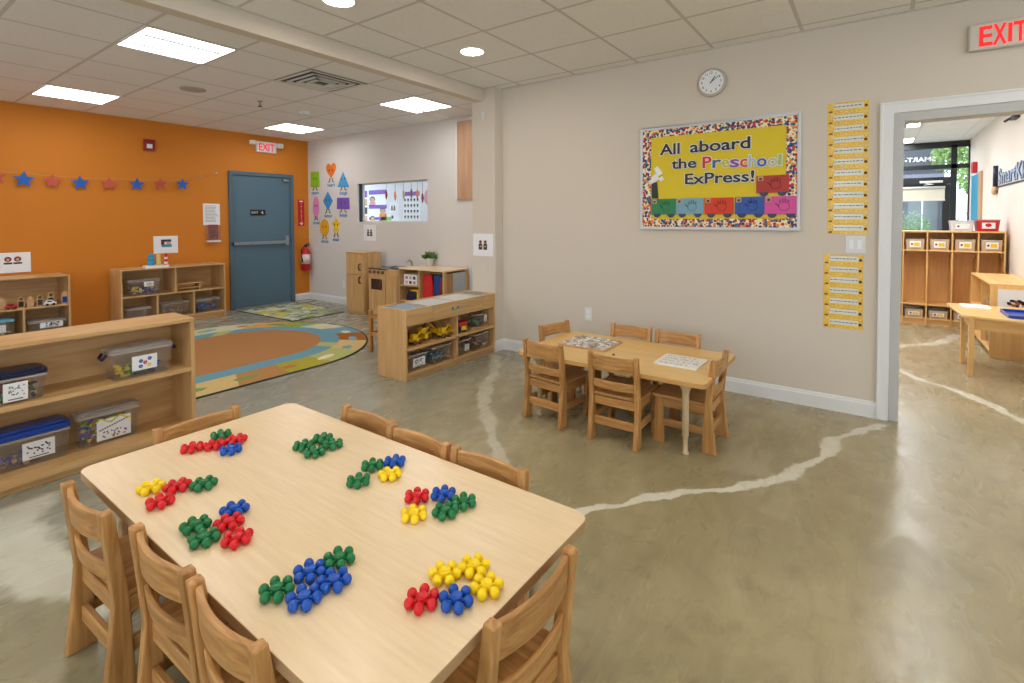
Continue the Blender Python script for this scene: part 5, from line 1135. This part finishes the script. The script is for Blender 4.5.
MB().box(sx0, sy0 + .004, .600, sx0 + .014, sy1 - .004, sh - .014).build('control_panel', m_mp['y'], t, bevel=.002)
for k in range(4): yy = sy1 - .05 - k * .085; g = MB(); g.tube([(sx0 + .002, yy, .635), (sx0 - .022, yy, .635)], [.024, .019], 14); g.build('knob', m_brown, t)
od = MB().box(sx0, sy0 + .010, .12, sx0 + .014, sy1 - .010, .590).build('oven_door', m_mp['z'], t, bevel=.003)
g = MB(); g.box(sx0 - .002, sy0 + .07, .395, sx0 + .001, sy1 - .06, .54); g.build('oven_window', mat('oven_window', rgb(64, 50, 44), .2), od)
g = MB(); g.tube([(sx0 - .001, sy0 + .085, .53), (sx0 - .03, sy0 + .075, .51), (sx0 - .03, sy0 + .075, .43), (sx0 - .001, sy0 + .085, .41)], .007, 8); g.build('handle', m_brown, od)
t = thing('play_sink', 'light wood play sink cabinet with dark basin between stove and cubby shelf', 'play sink', (4.67, 5.16, 0))
MB().box(sx0 + .01, 5.055, 0, XG - .03, 5.278, .675).build('body', m_mp['z'], t, bevel=.003)
MB().box(sx0 - .004, 5.065, .05, sx0 + .009, 5.268, .60).build('door', m_mp['z'], t, bevel=.003)
g = MB(); g.prism(rr(sx0 + .05, 5.085, XG - .12, 5.25, .03, 4), 'z', .675, .680); g.build('basin', m_ink, t)
g = MB(); g.tube([(4.80, 5.165, .675), (4.80, 5.165, .76), (4.76, 5.165, .785), (4.71, 5.165, .77)], .010, 10); g.build('faucet', m_steel, t)
# cubby shelf (dress up)
K0, K1, KX, KH = 4.215, 5.030, 4.440, .720
t = thing('dress_up_shelf', 'light wood open cubby shelf against the grey wall holding dress-up clothes and a plant', 'shelf', (4.66, 4.62, 0)); th = .020
kd = 4.655
MB().box(KX, K0, KH - th, XG - .02, K1, KH).build('top', m_top, t, bevel=.004)
MB().box(KX, K1 - th, 0, XG - .02, K1, KH - th).build('side_panel', m_mp['z'], t, bevel=.003)
MB().box(KX + .005, kd - th / 2, 0, XG - .03, kd + th / 2, KH - th).build('divider', m_mp['z'], t)
MB().box(KX, K0, 0, KX + .045, K0 + .03, KH - th).build('post', m_mp['z'], t, bevel=.003)
MB().box(XG - .07, K0, 0, XG - .025, K0 + .03, KH - th).build('post', m_mp['z'], t, bevel=.003)
MB().box(KX + .045, K0 + .004, .06, 4.60, K0 + .018, KH - .04).build('side_board', m_mpd['z'], t)
MB().box(4.60, K0 + .006, .06, XG - .07, K0 + .014, KH - .04).build('mirror_panel', mat('grey_mirror', rgb(186, 192, 200), .15, spec=.6), t)
MB().box(XG - .03, K0 + .03, .02, XG - .022, K1 - th, KH - th).build('back_panel', m_mpd['y'], t)
for z in (.09, .30, .50): MB().box(KX + .006, kd + th / 2, z - .014, XG - .03, K1 - th, z).build('shelf_board', m_mp['y'], t)
MB().box(KX + .006, K0 + .03, .03, XG - .03, kd - th / 2, .05).build('shelf_board', m_mp['y'], t)
g = MB(); g.tube([(4.60, K0 + .03, .66), (4.60, kd - .01, .66)], .009, 10); g.build('hanging_rod', m_leg, t)
t = thing('picture_box', 'white box with small dark pictures in the upper cubby beside the divider', 'box', (4.56, 4.87, .50))
g = MB(); g.box(4.47, 4.72, .501, 4.70, 4.96, .635); g.build('box', m_white, t, bevel=.004)
g = MB()
for i in range(3):
    for j in range(2): g.box(4.469, 4.745 + i * .070, .515 + j * .06, 4.4702, 4.79 + i * .070, .553 + j * .06, (i + j) % 3)
g.build('picture_print', [mat('pic_mauve', rgb(170, 130, 150), .5), m_ink, mat('pic_pale', rgb(200, 176, 180), .5)], t)
g = MB(); g.prism([(4.47, .30), (4.72, .30), (4.70, .40), (4.52, .43), (4.48, .36)], 'y', 4.72, 4.93); tag(g.build('navy_pouch', m_navy, bevel=.01), 'navy pouch in the lower cubby under the picture box', 'pouch')
g = MB(); g.box(4.45, 4.68, .43, 4.60, 4.82, .445); g.box(4.45, 4.68, .30, 4.465, 4.70, .43)
tag(g.build('yellow_folder', m_yellow), 'yellow edged folder leaning in the lower cubby', 'folder')
def garment(y, w, z1, z0, mats, label):
    g = MB(); n = 12; m = 9; vs = []; fs = []
    for side in (0, 1):
        for i in range(m + 1):
            v = i / m
            for j in range(n + 1):
                u = j / n - .5; ww = w * (.70 + .30 * min(1, v * 2.2)); x = 4.50 + .03 * u + (.030 if side else -.030) * (1 + .6 * math.sin(u * 20 + v * 3)) + .01 * math.sin(9 * u)
                vs.append((x, y + u * ww, z1 - (z1 - z0) * v - .02 * math.cos(u * 9) * v))
    for side in (0, 1):
        b = side * (n + 1) * (m + 1)
        for i in range(m):
            for j in range(n): a = b + i * (n + 1) + j; fs.append(((a, a + 1, a + n + 2, a + n + 1), (0 if (i < 6 or len(mats) == 1) else 1)))
    for f_, mi in fs: g.add([vs[k] for k in f_], [(0, 1, 2, 3)], mi, True)
    for i in range(m):
        for j in (0, n): a, b = i * (n + 1) + j, (i + 1) * (n + 1) + j; o_ = (n + 1) * (m + 1); g.add([vs[a], vs[b], vs[b + o_], vs[a + o_]], [(0, 1, 2, 3)], 0, True)
    g.tube([(4.50, y, z1 - .01), (4.56, y, z1 + .03), (4.60, y, .672)], .003, 6, 0)
    tag(g.build('hanging_garment', mats), label, 'clothing', 'dress-up clothes in the cubby shelf')
garment(4.535, .175, .65, .18, [mat('cloth_red', rgb(214, 36, 30), .7), mat('cloth_grey', rgb(170, 170, 180), .7)], 'red dress-up garment hanging beside the shelf divider')
garment(4.365, .150, .65, .16, [mat('cloth_blue', rgb(40, 70, 130), .7), mat('cloth_pale_blue', rgb(130, 180, 210), .7)], 'dark blue and pale blue dress-up garment hanging nearest the corner post')
g = MB(); g.tube([(4.47, 4.282, .64), (4.46, 4.280, .45), (4.47, 4.278, .25)], [.012, .03, .02], 8); tag(g.build('hanging_garment', mat('cloth_maroon', rgb(130, 20, 50), .7)), 'thin maroon scarf hanging by the corner post', 'clothing', 'dress-up clothes in the cubby shelf')
# plant
pp = PZ(430, 266, KH); t = thing('potted_plant', 'small green leafy plant in a white pot on the cubby shelf', 'plant', (pp.x, pp.y, KH))
g = MB(); g.lathe([(.038, 0), (.042, .01), (.055, .10), (.058, .105), (.050, .105), (.046, .092)], (pp.x, pp.y, KH), 20); g.build('pot', mat('pot_white', rgb(214, 214, 210), .5, noise=.12, nscale=60), t)
g = MB(); g.lathe([(.046, .088), (.046, .092)], (pp.x, pp.y, KH), 16); g.build('soil', m_brown, t)
g = MB(); rnd = random.Random(5)
for k in range(170):
    a, tl, L = rnd.random() * 2 * PI, rnd.random() ** .7 * 1.25, rnd.uniform(.055, .11); d = Vector((math.sin(tl) * math.cos(a), math.sin(tl) * math.sin(a), math.cos(tl) * .9)); b = Vector((pp.x, pp.y, KH + .09)) + Vector((rnd.uniform(-.03, .03), rnd.uniform(-.03, .03), 0)) + d * rnd.uniform(0, .05)
    sd = d.cross(Vector((rnd.uniform(-1, 1), rnd.uniform(-1, 1), .3))).normalized() * .010; m_ = b + d * L * .55 + Vector((0, 0, -.004)); g.add([b, m_ + sd, b + d * L, m_ - sd], [(0, 1, 2, 3)], k % 2)
g.build('leaves', [mat('plant_leaf', rgb(66, 108, 52), .6), mat('plant_leaf_light', rgb(104, 140, 76), .6)], t, merge=False)
# small round table and chair behind the tray shelf
t = thing('round_play_table', 'low pale topped play table with square wooden legs half hidden behind the tray shelf', 'table', (3.455, 3.985, 0))
g = MB(); c_ = (3.455, 3.985); g.prism([(c_[0] + .165 * math.cos(k * PI / 18), c_[1] + .165 * math.sin(k * PI / 18)) for k in range(36)], 'z', .372, .398, 0, 1); g.build('table_top', [mat('pale_top', rgb(236, 222, 190), .4), m_edge2], t, bevel=.004)
for dx in (-.165, .165):
    for dy in (-.165, .165):
        g = MB(); g.box(c_[0] + dx - .020, c_[1] + dy - .020, 0, c_[0] + dx + .020, c_[1] + dy + .020, .425); g.build('leg', m_ch['z'], t, bevel=.008)
for dy in (-.165, .165):
    g = MB(); g.box(c_[0] - .15, c_[1] + dy - .010, .345, c_[0] + .15, c_[1] + dy + .010, .372); g.build('rail', m_ch['x'], t, bevel=.003)
    g = MB(); g.box(c_[0] - .15, c_[1] + dy - .010, .17, c_[0] + .15, c_[1] + dy + .010, .205); g.build('rail', m_ch['x'], t, bevel=.003)
for dx in (-.165, .165):
    g = MB(); g.box(c_[0] + dx - .010, c_[1] - .15, .17, c_[0] + dx + .010, c_[1] + .15, .205); g.build('rail', m_ch['y'], t, bevel=.003)
    g = MB(); g.box(c_[0] + dx - .010, c_[1] - .15, .345, c_[0] + dx + .010, c_[1] + .15, .372); g.build('rail', m_ch['y'], t, bevel=.003)

# ============================================================ RUGS
def stadium(xc, half, yc, rx, ry, n=28):
    P = []
    for k in range(n + 1): a = -PI / 2 + PI * k / n; P.append((xc + half + rx * math.cos(a), yc + ry * math.sin(a)))
    for k in range(n + 1): a = PI / 2 + PI * k / n; P.append((xc - half + rx * math.cos(a), yc + ry * math.sin(a)))
    return P
def resample(P, n):
    L = [0]
    for a, b in zip(P, P[1:] + P[:1]): L.append(L[-1] + math.dist(a, b))
    out = []
    for k in range(n):
        s = L[-1] * k / n; i = max(j for j in range(len(P)) if L[j] <= s); a, b = P[i], P[(i + 1) % len(P)]; u = (s - L[i]) / max(L[i + 1] - L[i], 1e-9); out.append((a[0] + (b[0] - a[0]) * u, a[1] + (b[1] - a[1]) * u))
    return out
rxc, hal, ryc = 2.04, .66, 5.41
NS = 240
t = thing('story_rug', 'large rounded play rug with brown centre, blue ring and coloured picture squares', 'rug', (rxc, ryc, 0))
rings = [resample(stadium(rxc, hal, ryc, *q), NS) for q in ((1.17, 1.29), (1.15, 1.27), (.89, .93), (.70, .73))]
rc = [rgb(168, 160, 60), rgb(176, 178, 112), rgb(204, 178, 122), rgb(160, 96, 46), rgb(112, 156, 170), rgb(198, 202, 172), rgb(150, 160, 70), rgb(206, 160, 96), rgb(190, 196, 150), rgb(176, 130, 80)]
def carpet(nm, c): return mat(nm, c, .95, spec=.1, noise=.12, nscale=40, bump=.5, bscale=300)
m_rc = [carpet(f'rug_square_{k}', c) for k, c in enumerate(rc)]
m_rb, m_rbl, m_rdk = carpet('rug_brown', rgb(172, 124, 80)), carpet('rug_blue', rgb(108, 152, 168)), carpet('rug_binding', rgb(60, 62, 56))
def ringmesh(A, B, z, nm, mats, idx, zin=None):
    g = MB()
    for k in range(NS): k2 = (k + 1) % NS; g.add([(A[k][0], A[k][1], z), (A[k2][0], A[k2][1], z), (B[k2][0], B[k2][1], z), (B[k][0], B[k][1], z)], [(0, 1, 2, 3)], idx(k))
    return g
g = MB(); g.prism(rings[0], 'z', .0005, .008); g.build('binding', m_rdk, t)
NSG = 24
g = ringmesh(rings[1], rings[2], .0086, '', None, lambda k: [0, 1, 2, 3, 4, 5, 6, 7, 5, 8, 2, 9][((k + 7) * NSG // NS) % 12]); g.build('picture_squares', m_rc, t)
g = ringmesh(rings[2], rings[3], .0086, '', None, lambda k: 1 if (k % 60) in (14, 15, 16, 17, 18) else 0); g.build('blue_ring', [m_rbl, m_rc[1]], t)
g = MB(); g.add([(x, y, .0086) for x, y in rings[3]], [tuple(range(NS))]); g.build('brown_centre', m_rb, t)
rnd = random.Random(3); m_mot = [carpet('motif_cream', rgb(224, 216, 186)), carpet('motif_green', rgb(126, 150, 90)), carpet('motif_blue', rgb(120, 160, 176)), carpet('motif_tan', rgb(214, 186, 140)), carpet('motif_rust', rgb(180, 120, 70))]
mid = resample(stadium(rxc, hal, ryc, 1.02, 1.10), NSG * 2)
for k in range(0, NSG * 2, 2):
    x, y = mid[(k + 1) % len(mid)]; nb = mid[(k + 2) % len(mid)]; a = math.atan2(nb[1] - y, nb[0] - x)
    if k % 4 == 0: P = [(.11 * math.cos(q * PI / 8), .045 * math.sin(q * PI / 8)) for q in range(16)]
    else: P = [(.08, 0), (.02, .05), (-.08, .03), (-.05, 0), (-.08, -.03), (.02, -.05)]
    g = MB(); g.prism([(x + px * math.cos(a) - py * math.sin(a), y + px * math.sin(a) + py * math.cos(a)) for px, py in P], 'z', .0086, .0092); g.build('picture_motif', m_mot[rnd.choice([0, 0, 3, 1, 2, 4])], t)
def rug2_mat():
    m, n, l, b = newmat('leafy_rug'); tc = n.new('ShaderNodeTexCoord'); v = n.new('ShaderNodeTexVoronoi'); v.inputs['Scale'].default_value = 9; v.inputs['Randomness'].default_value = 1
    t_ = n.new('ShaderNodeTexNoise'); t_.inputs['Scale'].default_value = 4; t_.inputs['Distortion'].default_value = 1.5; l.new(tc.outputs['Object'], t_.inputs['Vector'])
    vm = n.new('ShaderNodeVectorMath'); vm.operation = 'ADD'; l.new(tc.outputs['Object'], vm.inputs[0]); sc_ = n.new('ShaderNodeVectorMath'); sc_.operation = 'SCALE'; sc_.inputs['Scale'].default_value = .25; l.new(t_.outputs['Color'], sc_.inputs[0]); l.new(sc_.outputs[0], vm.inputs[1]); l.new(vm.outputs[0], v.inputs['Vector'])
    s = n.new('ShaderNodeSeparateColor'); l.new(v.outputs['Color'], s.inputs[0]); cr = n.new('ShaderNodeValToRGB'); cr.color_ramp.interpolation = 'CONSTANT'; e = cr.color_ramp.elements
    cs = [rgb(150, 164, 134), rgb(196, 196, 168), rgb(128, 142, 110), rgb(200, 190, 80), rgb(172, 180, 156), rgb(112, 128, 110), rgb(196, 204, 196)]
    e[0].color = cs[0]; e[1].position = .15; e[1].color = cs[1]
    for k in range(2, 7): q = e.new(k * .145); q.color = cs[k]
    l.new(s.outputs[0], cr.inputs[0]); l.new(cr.outputs[0], b.inputs['Base Color']); b.inputs['Roughness'].default_value = .95; b.inputs['Specular IOR Level'].default_value = .1; return m
t = thing('leafy_rug', 'green and yellow patterned rug on the floor in front of the blue door', 'rug', (4.1, 6.9, 0))
Q = [(3.665, 6.225), (4.475, 6.225), (4.60, 7.56), (3.62, 7.62)]
g = MB(); g.prism(Q, 'z', .0005, .007); g.build('binding', carpet('rug_binding_green', rgb(66, 72, 62)), t)
g = MB(); cxq, cyq = 4.09, 6.9; g.prism([(cxq + (x - cxq) * .97, cyq + (y - cyq) * .975) for x, y in Q], 'z', .007, .0078); g.build('pile', rug2_mat(), t)

# ============================================================ NEXT ROOM
CX = 8.15; CYL, CYR, CHH = -.058, -1.245, 1.182; n = 5; cw = (CYL - CYR) / n
t = thing('coat_cubbies', 'wide light wood coat cubby unit with bins in the next room', 'cubby unit', (CX + .17, (CYL + CYR) / 2, 0)); th = .014; D = .34
MB().box(CX, CYR, CHH - .018, CX + D, CYL, CHH).build('top', m_cub['y'], t, bevel=.002)
MB().box(CX + D - .01, CYR, .0, CX + D, CYL, CHH - .018).build('back_panel', m_cub['z'], t)
MB().box(CX + .02, CYR, 0, CX + .035, CYL, .065).build('base_rail', m_cub['y'], t)
for z in (.085, .262, .945): MB().box(CX + .002, CYR + .01, z - .016, CX + D - .01, CYL - .01, z).build('shelf_board', m_cub['y'], t)
for k in range(n + 1):
    y = CYL - cw * k; y = min(CYL - th / 2, max(CYR + th / 2, y)); MB().box(CX, y - th / 2, 0, CX + D - .01, y + th / 2, CHH - .018).build('divider', m_cub['z'], t, bevel=.002)
for k in range(n):
    for u in (.14, .86):
        y = CYL - cw * (k + u); sg = 1 if u < .5 else -1
        g = MB(); g.tube([(CX + .09, y + sg * (.03 if u < .5 else .03), .93), (CX + .06, y, .905), (CX + .075, y, .872), (CX + .045, y, .868), (CX + .03, y, .885)], .0055, 6); g.build('coat_hook', m_steel, t)
ORD5 = ['hidden behind the doorway edge', 'first whole one past the doorway edge', 'second from the doorway edge', 'third from the doorway edge', 'last, nearest the side wall']
def front_label_x(parent, y0, y1, z0, z1, x, m1=m_yellow):
    g = MB(); g.box(x - .002, y0, z0, x, y1, z1, 0); g.box(x - .0026, y0 + (y1 - y0) * .1, z0 + (z1 - z0) * .2, x - .002, y0 + (y1 - y0) * .6, z1 - (z1 - z0) * .25, 1); g.prism([((y1 - (y1 - y0) * .2) + .012 * math.cos(q * PI / 4), (z0 + z1) / 2 + .014 * math.sin(q * PI / 4)) for q in range(8)], 'x', x - .0026, x - .002, 2); g.build('label', [m_card, m1, m_brown], parent)
for row, (z0, hh, word) in enumerate(((.945, .135, 'upper'), (.085, .10, 'lower'))):
    for k in range(1, n):
        if row == 1 and k > 3: continue
        y1, y0 = CYL - cw * k - .018, CYL - cw * (k + 1) + .018
        b_ = bin_(f'amber tinted plastic bin in the {word} cubby row, {ORD5[k]}', CX + .015, CX + .27, y0, y1, z0, hh, body=m_amber, name='cubby_bin', group='plastic bins in the coat cubbies', taper=.9)
        front_label_x(b_, y0 + .045, y1 - .045, z0 + .03, z0 + hh - .025, CX + .013)
b_ = bin_('pale clear bin on top of the coat cubbies', CX + .05, CX + .32, -.975, -.750, CHH, .13, body=clear('milky_bin', dif=.6, dcol=(.85, .82, .84, 1)), name='cubby_top_bin', taper=.85); front_label_x(b_, -.93, -.80, CHH + .03, CHH + .09, CX + .06, m_white)
b_ = bin_('bright red bin with a white label on top of the coat cubbies', CX + .05, CX + .32, -1.205, -.988, CHH, .14, body=m_red, rimm=m_red, name='cubby_top_bin', taper=.85)
g = MB(); g.box(CX + .046, -1.155, CHH + .038, CX + .05, -1.038, CHH + .105, 0); g.prism([(-1.095 + .03 * math.cos(q * PI / 4), CHH + .076 + .024 * math.sin(q * PI / 4)) for q in range(8)], 'x', CX + .0452, CX + .046, 1); g.box(CX + .046, -1.155, CHH + .034, CX + .068, -1.038, CHH + .038, 0); g.build('label', [m_white, m_red], b_)
# low bookcase with its end toward the doorway
LX0, LX1, LY0, LY1, LH = 6.60, 7.82, -1.262, -.905, .715
t = thing('low_bookcase', 'low light wood bookcase end on to the doorway with a picture on its end', 'shelf', (7.1, -1.09, 0))
for a in (LX0, LX1 - .018): MB().box(a, LY0, 0, a + .018, LY1, LH - .018).build('side_panel', m_cub['z'], t, bevel=.003)
MB().box(LX0, LY0, LH - .018, LX1, LY1, LH).build('top', m_cub['x'], t, bevel=.003)
MB().box(LX0 + .018, LY0, .04, LX1 - .018, LY0 + .01, LH - .018).build('back_panel', m_cub['x'], t)
for z in (.07, .38): MB().box(LX0 + .018, LY0 + .01, z - .018, LX1 - .018, LY1 - .004, z).build('shelf_board', m_cub['x'], t)
MB().box(7.10, LY0 + .01, .07, 7.118, LY1 - .004, LH - .018).build('divider', m_cub['z'], t)
g = MB(); p0, p1 = PX(998, 289, LX0), PX(1022, 312, LX0)
g.box(LX0 - .003, LY0 + .02, p1.z - .02, LX0, p0.y, p0.z, 0)
rnd = random.Random(9)
for k in range(22): yy, zz = p0.y - .075 - rnd.random() * .14, p1.z + .045 + rnd.random() * .06; g.box(LX0 - .0036, yy - .012, zz - .01, LX0 - .003, yy + .012, zz + .01, 1 + k % 4)
tag(g.build('picture_sheet', [m_white, m_orangep, m_ink, m_navy, m_tan]), 'white picture sheet with a small colourful drawing on the bookcase end', 'picture')
bin_('clear bin of white bags inside the low bookcase', 6.68, 6.98, LY0 + .06, LY1 - .01, .38, .14, name='cubby_bin')
heap('white crumpled bags in the clear bin of the low bookcase', 6.71, 6.95, LY0 + .09, LY1 - .04, .38, .14, [m_white, m_tan], 50, .03, cat='bags', name='white_bags')
bin_('clear bin on the bottom board of the low bookcase', 6.68, 7.0, LY0 + .06, LY1 - .01, .07, .16, name='cubby_bin')
# table in the next room
TX0, TX1, TY0, TY1, TH = 5.63, 6.45, -1.255, -.575, .52
t = thing('craft_table', 'light wood table with papers beside the low bookcase in the next room', 'table', ((TX0 + TX1) / 2, -.92, 0))
g = MB(); P = [(TX1, TY0), (TX1, TY1 - .0), (TX0 + .10, TY1 - .04), (TX0 + .05, TY1 - .13), (TX0 - .02, TY0 + .22), (TX0 - .04, TY0)]; g.prism(P, 'z', TH - .024, TH, 0, 1); g.build('table_top', [m_top2, m_cub['y']], t, bevel=.006)
MB().box(TX0 + .12, TY1 - .12, TH - .12, TX1 - .08, TY1 - .10, TH - .024).build('apron', m_cub['x'], t); MB().box(TX0 + .10, TY0 + .05, TH - .12, TX0 + .12, TY1 - .12, TH - .024).build('apron', m_cub['y'], t)
for x, y in ((5.735, -.675), (6.215, -.675), (5.735, -1.2), (6.30, -1.2)): g = MB(); g.prism([(x - .020, 0), (x + .020, 0), (x + .028, TH - .024), (x - .028, TH - .024)], 'y', y - .018, y + .018); g.build('leg', m_cub['z'], t, bevel=.004)
a, b = PZ(957, 304, TH), PZ(978, 309, TH); g = MB(); g.prism(rr(min(a.x, b.x) , -.86, max(a.x, b.x), -.66, .02, 3), 'z', TH, TH + .012); tag(g.build('white_tray', m_card, bevel=.003), 'small flat white tray at the corner of the craft table', 'tray')
t = thing('blue_tray', 'shallow bright blue tray on the craft table', 'tray', (5.95, -1.05, TH))
g = MB(); x0, x1, y0, y1 = 5.72, 6.12, -1.22, -.90; g.prism(rr(x0, y0, x1, y1, .03, 4), 'z', TH + .0005, TH + .006); g.build('floor_plate', m_blue, t)
g = MB(); R1, R0 = rr(x0, y0, x1, y1, .03, 4), rr(x0 + .01, y0 + .01, x1 - .01, y1 - .01, .025, 4); N = len(R1); vs = [(x, y, TH + .006) for x, y in R1] + [(x, y, TH + .026) for x, y in R1] + [(x, y, TH + .026) for x, y in R0] + [(x, y, TH + .006) for x, y in R0]; fs = []
for q in range(4): fs += [(q * N + i, q * N + (i + 1) % N, ((q + 1) % 4) * N + (i + 1) % N, ((q + 1) % 4) * N + i) for i in range(N)]
g.add(vs, fs); g.build('rim', m_blue, t)
# on the side wall
t = thing('wall_lettering', 'blue and white wall lettering with a pencil shaped end on the side wall', 'wall sign', (8.2, YW, 1.75))
g = MB(); g.text('SmartKids', (8.90, YW, 1.87), '+y', .26, 1, width=1.72, depth=.004, offset=.045, align='l'); g.text('SmartKids', (8.90, YW, 1.87), '+y', .26, 0, width=1.72, depth=.012, offset=.008, align='l'); g.build('letters', [mat('letters_pale', rgb(176, 198, 230), .5), mat('letters_navy', rgb(52, 70, 110), .5)], t)
g = MB(); g.box(6.9, YW, 1.735, 9.0, YW + .012, 1.752); g.build('underline', m_ink, t)
g = MB(); g.tube([(9.0, YW + .02, 1.75), (9.0, YW + .02, 2.02)], .03, 6); g.build('pencil_body', m_navy, t); g = MB(); g.ball((9.02, YW + .03, 1.70), (.09, .025, .06)); g.build('pencil_end', m_tan, t)
g = MB(); g.box(10.62, YW, 2.05, 10.78, YW + .06, 2.22); tag(g.build('fire_alarm', m_red, bevel=.01), 'red fire alarm on the cream side wall near the storefront', 'fire alarm')
t = thing('notice_board', 'teal notice board with a brown edge on the side wall near the storefront', 'board', (10.6, YW, 1.3))
g = MB(); g.box(10.35, YW, 1.30, 11.05, YW + .02, 2.02); g.build('panel', m_teal, t); g = MB(); g.box(10.12, YW, 1.30, 10.34, YW + .025, 2.04); g.build('edge_panel', m_tan, t)
g = MB(); q = PY(1018, 117, YW); g.box(q.x - .12, YW, q.z - .02, q.x + .10, YW + .05, q.z + .02); g.tube([(q.x + .1, YW + .04, q.z + .01), (q.x + .14, YW + .09, q.z - .02)], .015, 6); tag(g.build('wall_bracket', m_ink), 'small dark bracket high on the cream side wall', 'bracket')
for (x, y) in ((5.4, -.2), (7.2, -.2), (7.2, 1.6), (9.0, 1.6)): troffer(x, y, 2.66, 'unseen ceiling light added to brighten the next room', 'ceiling lights in the next room')  # extra troffers out of view, added to brighten the next room
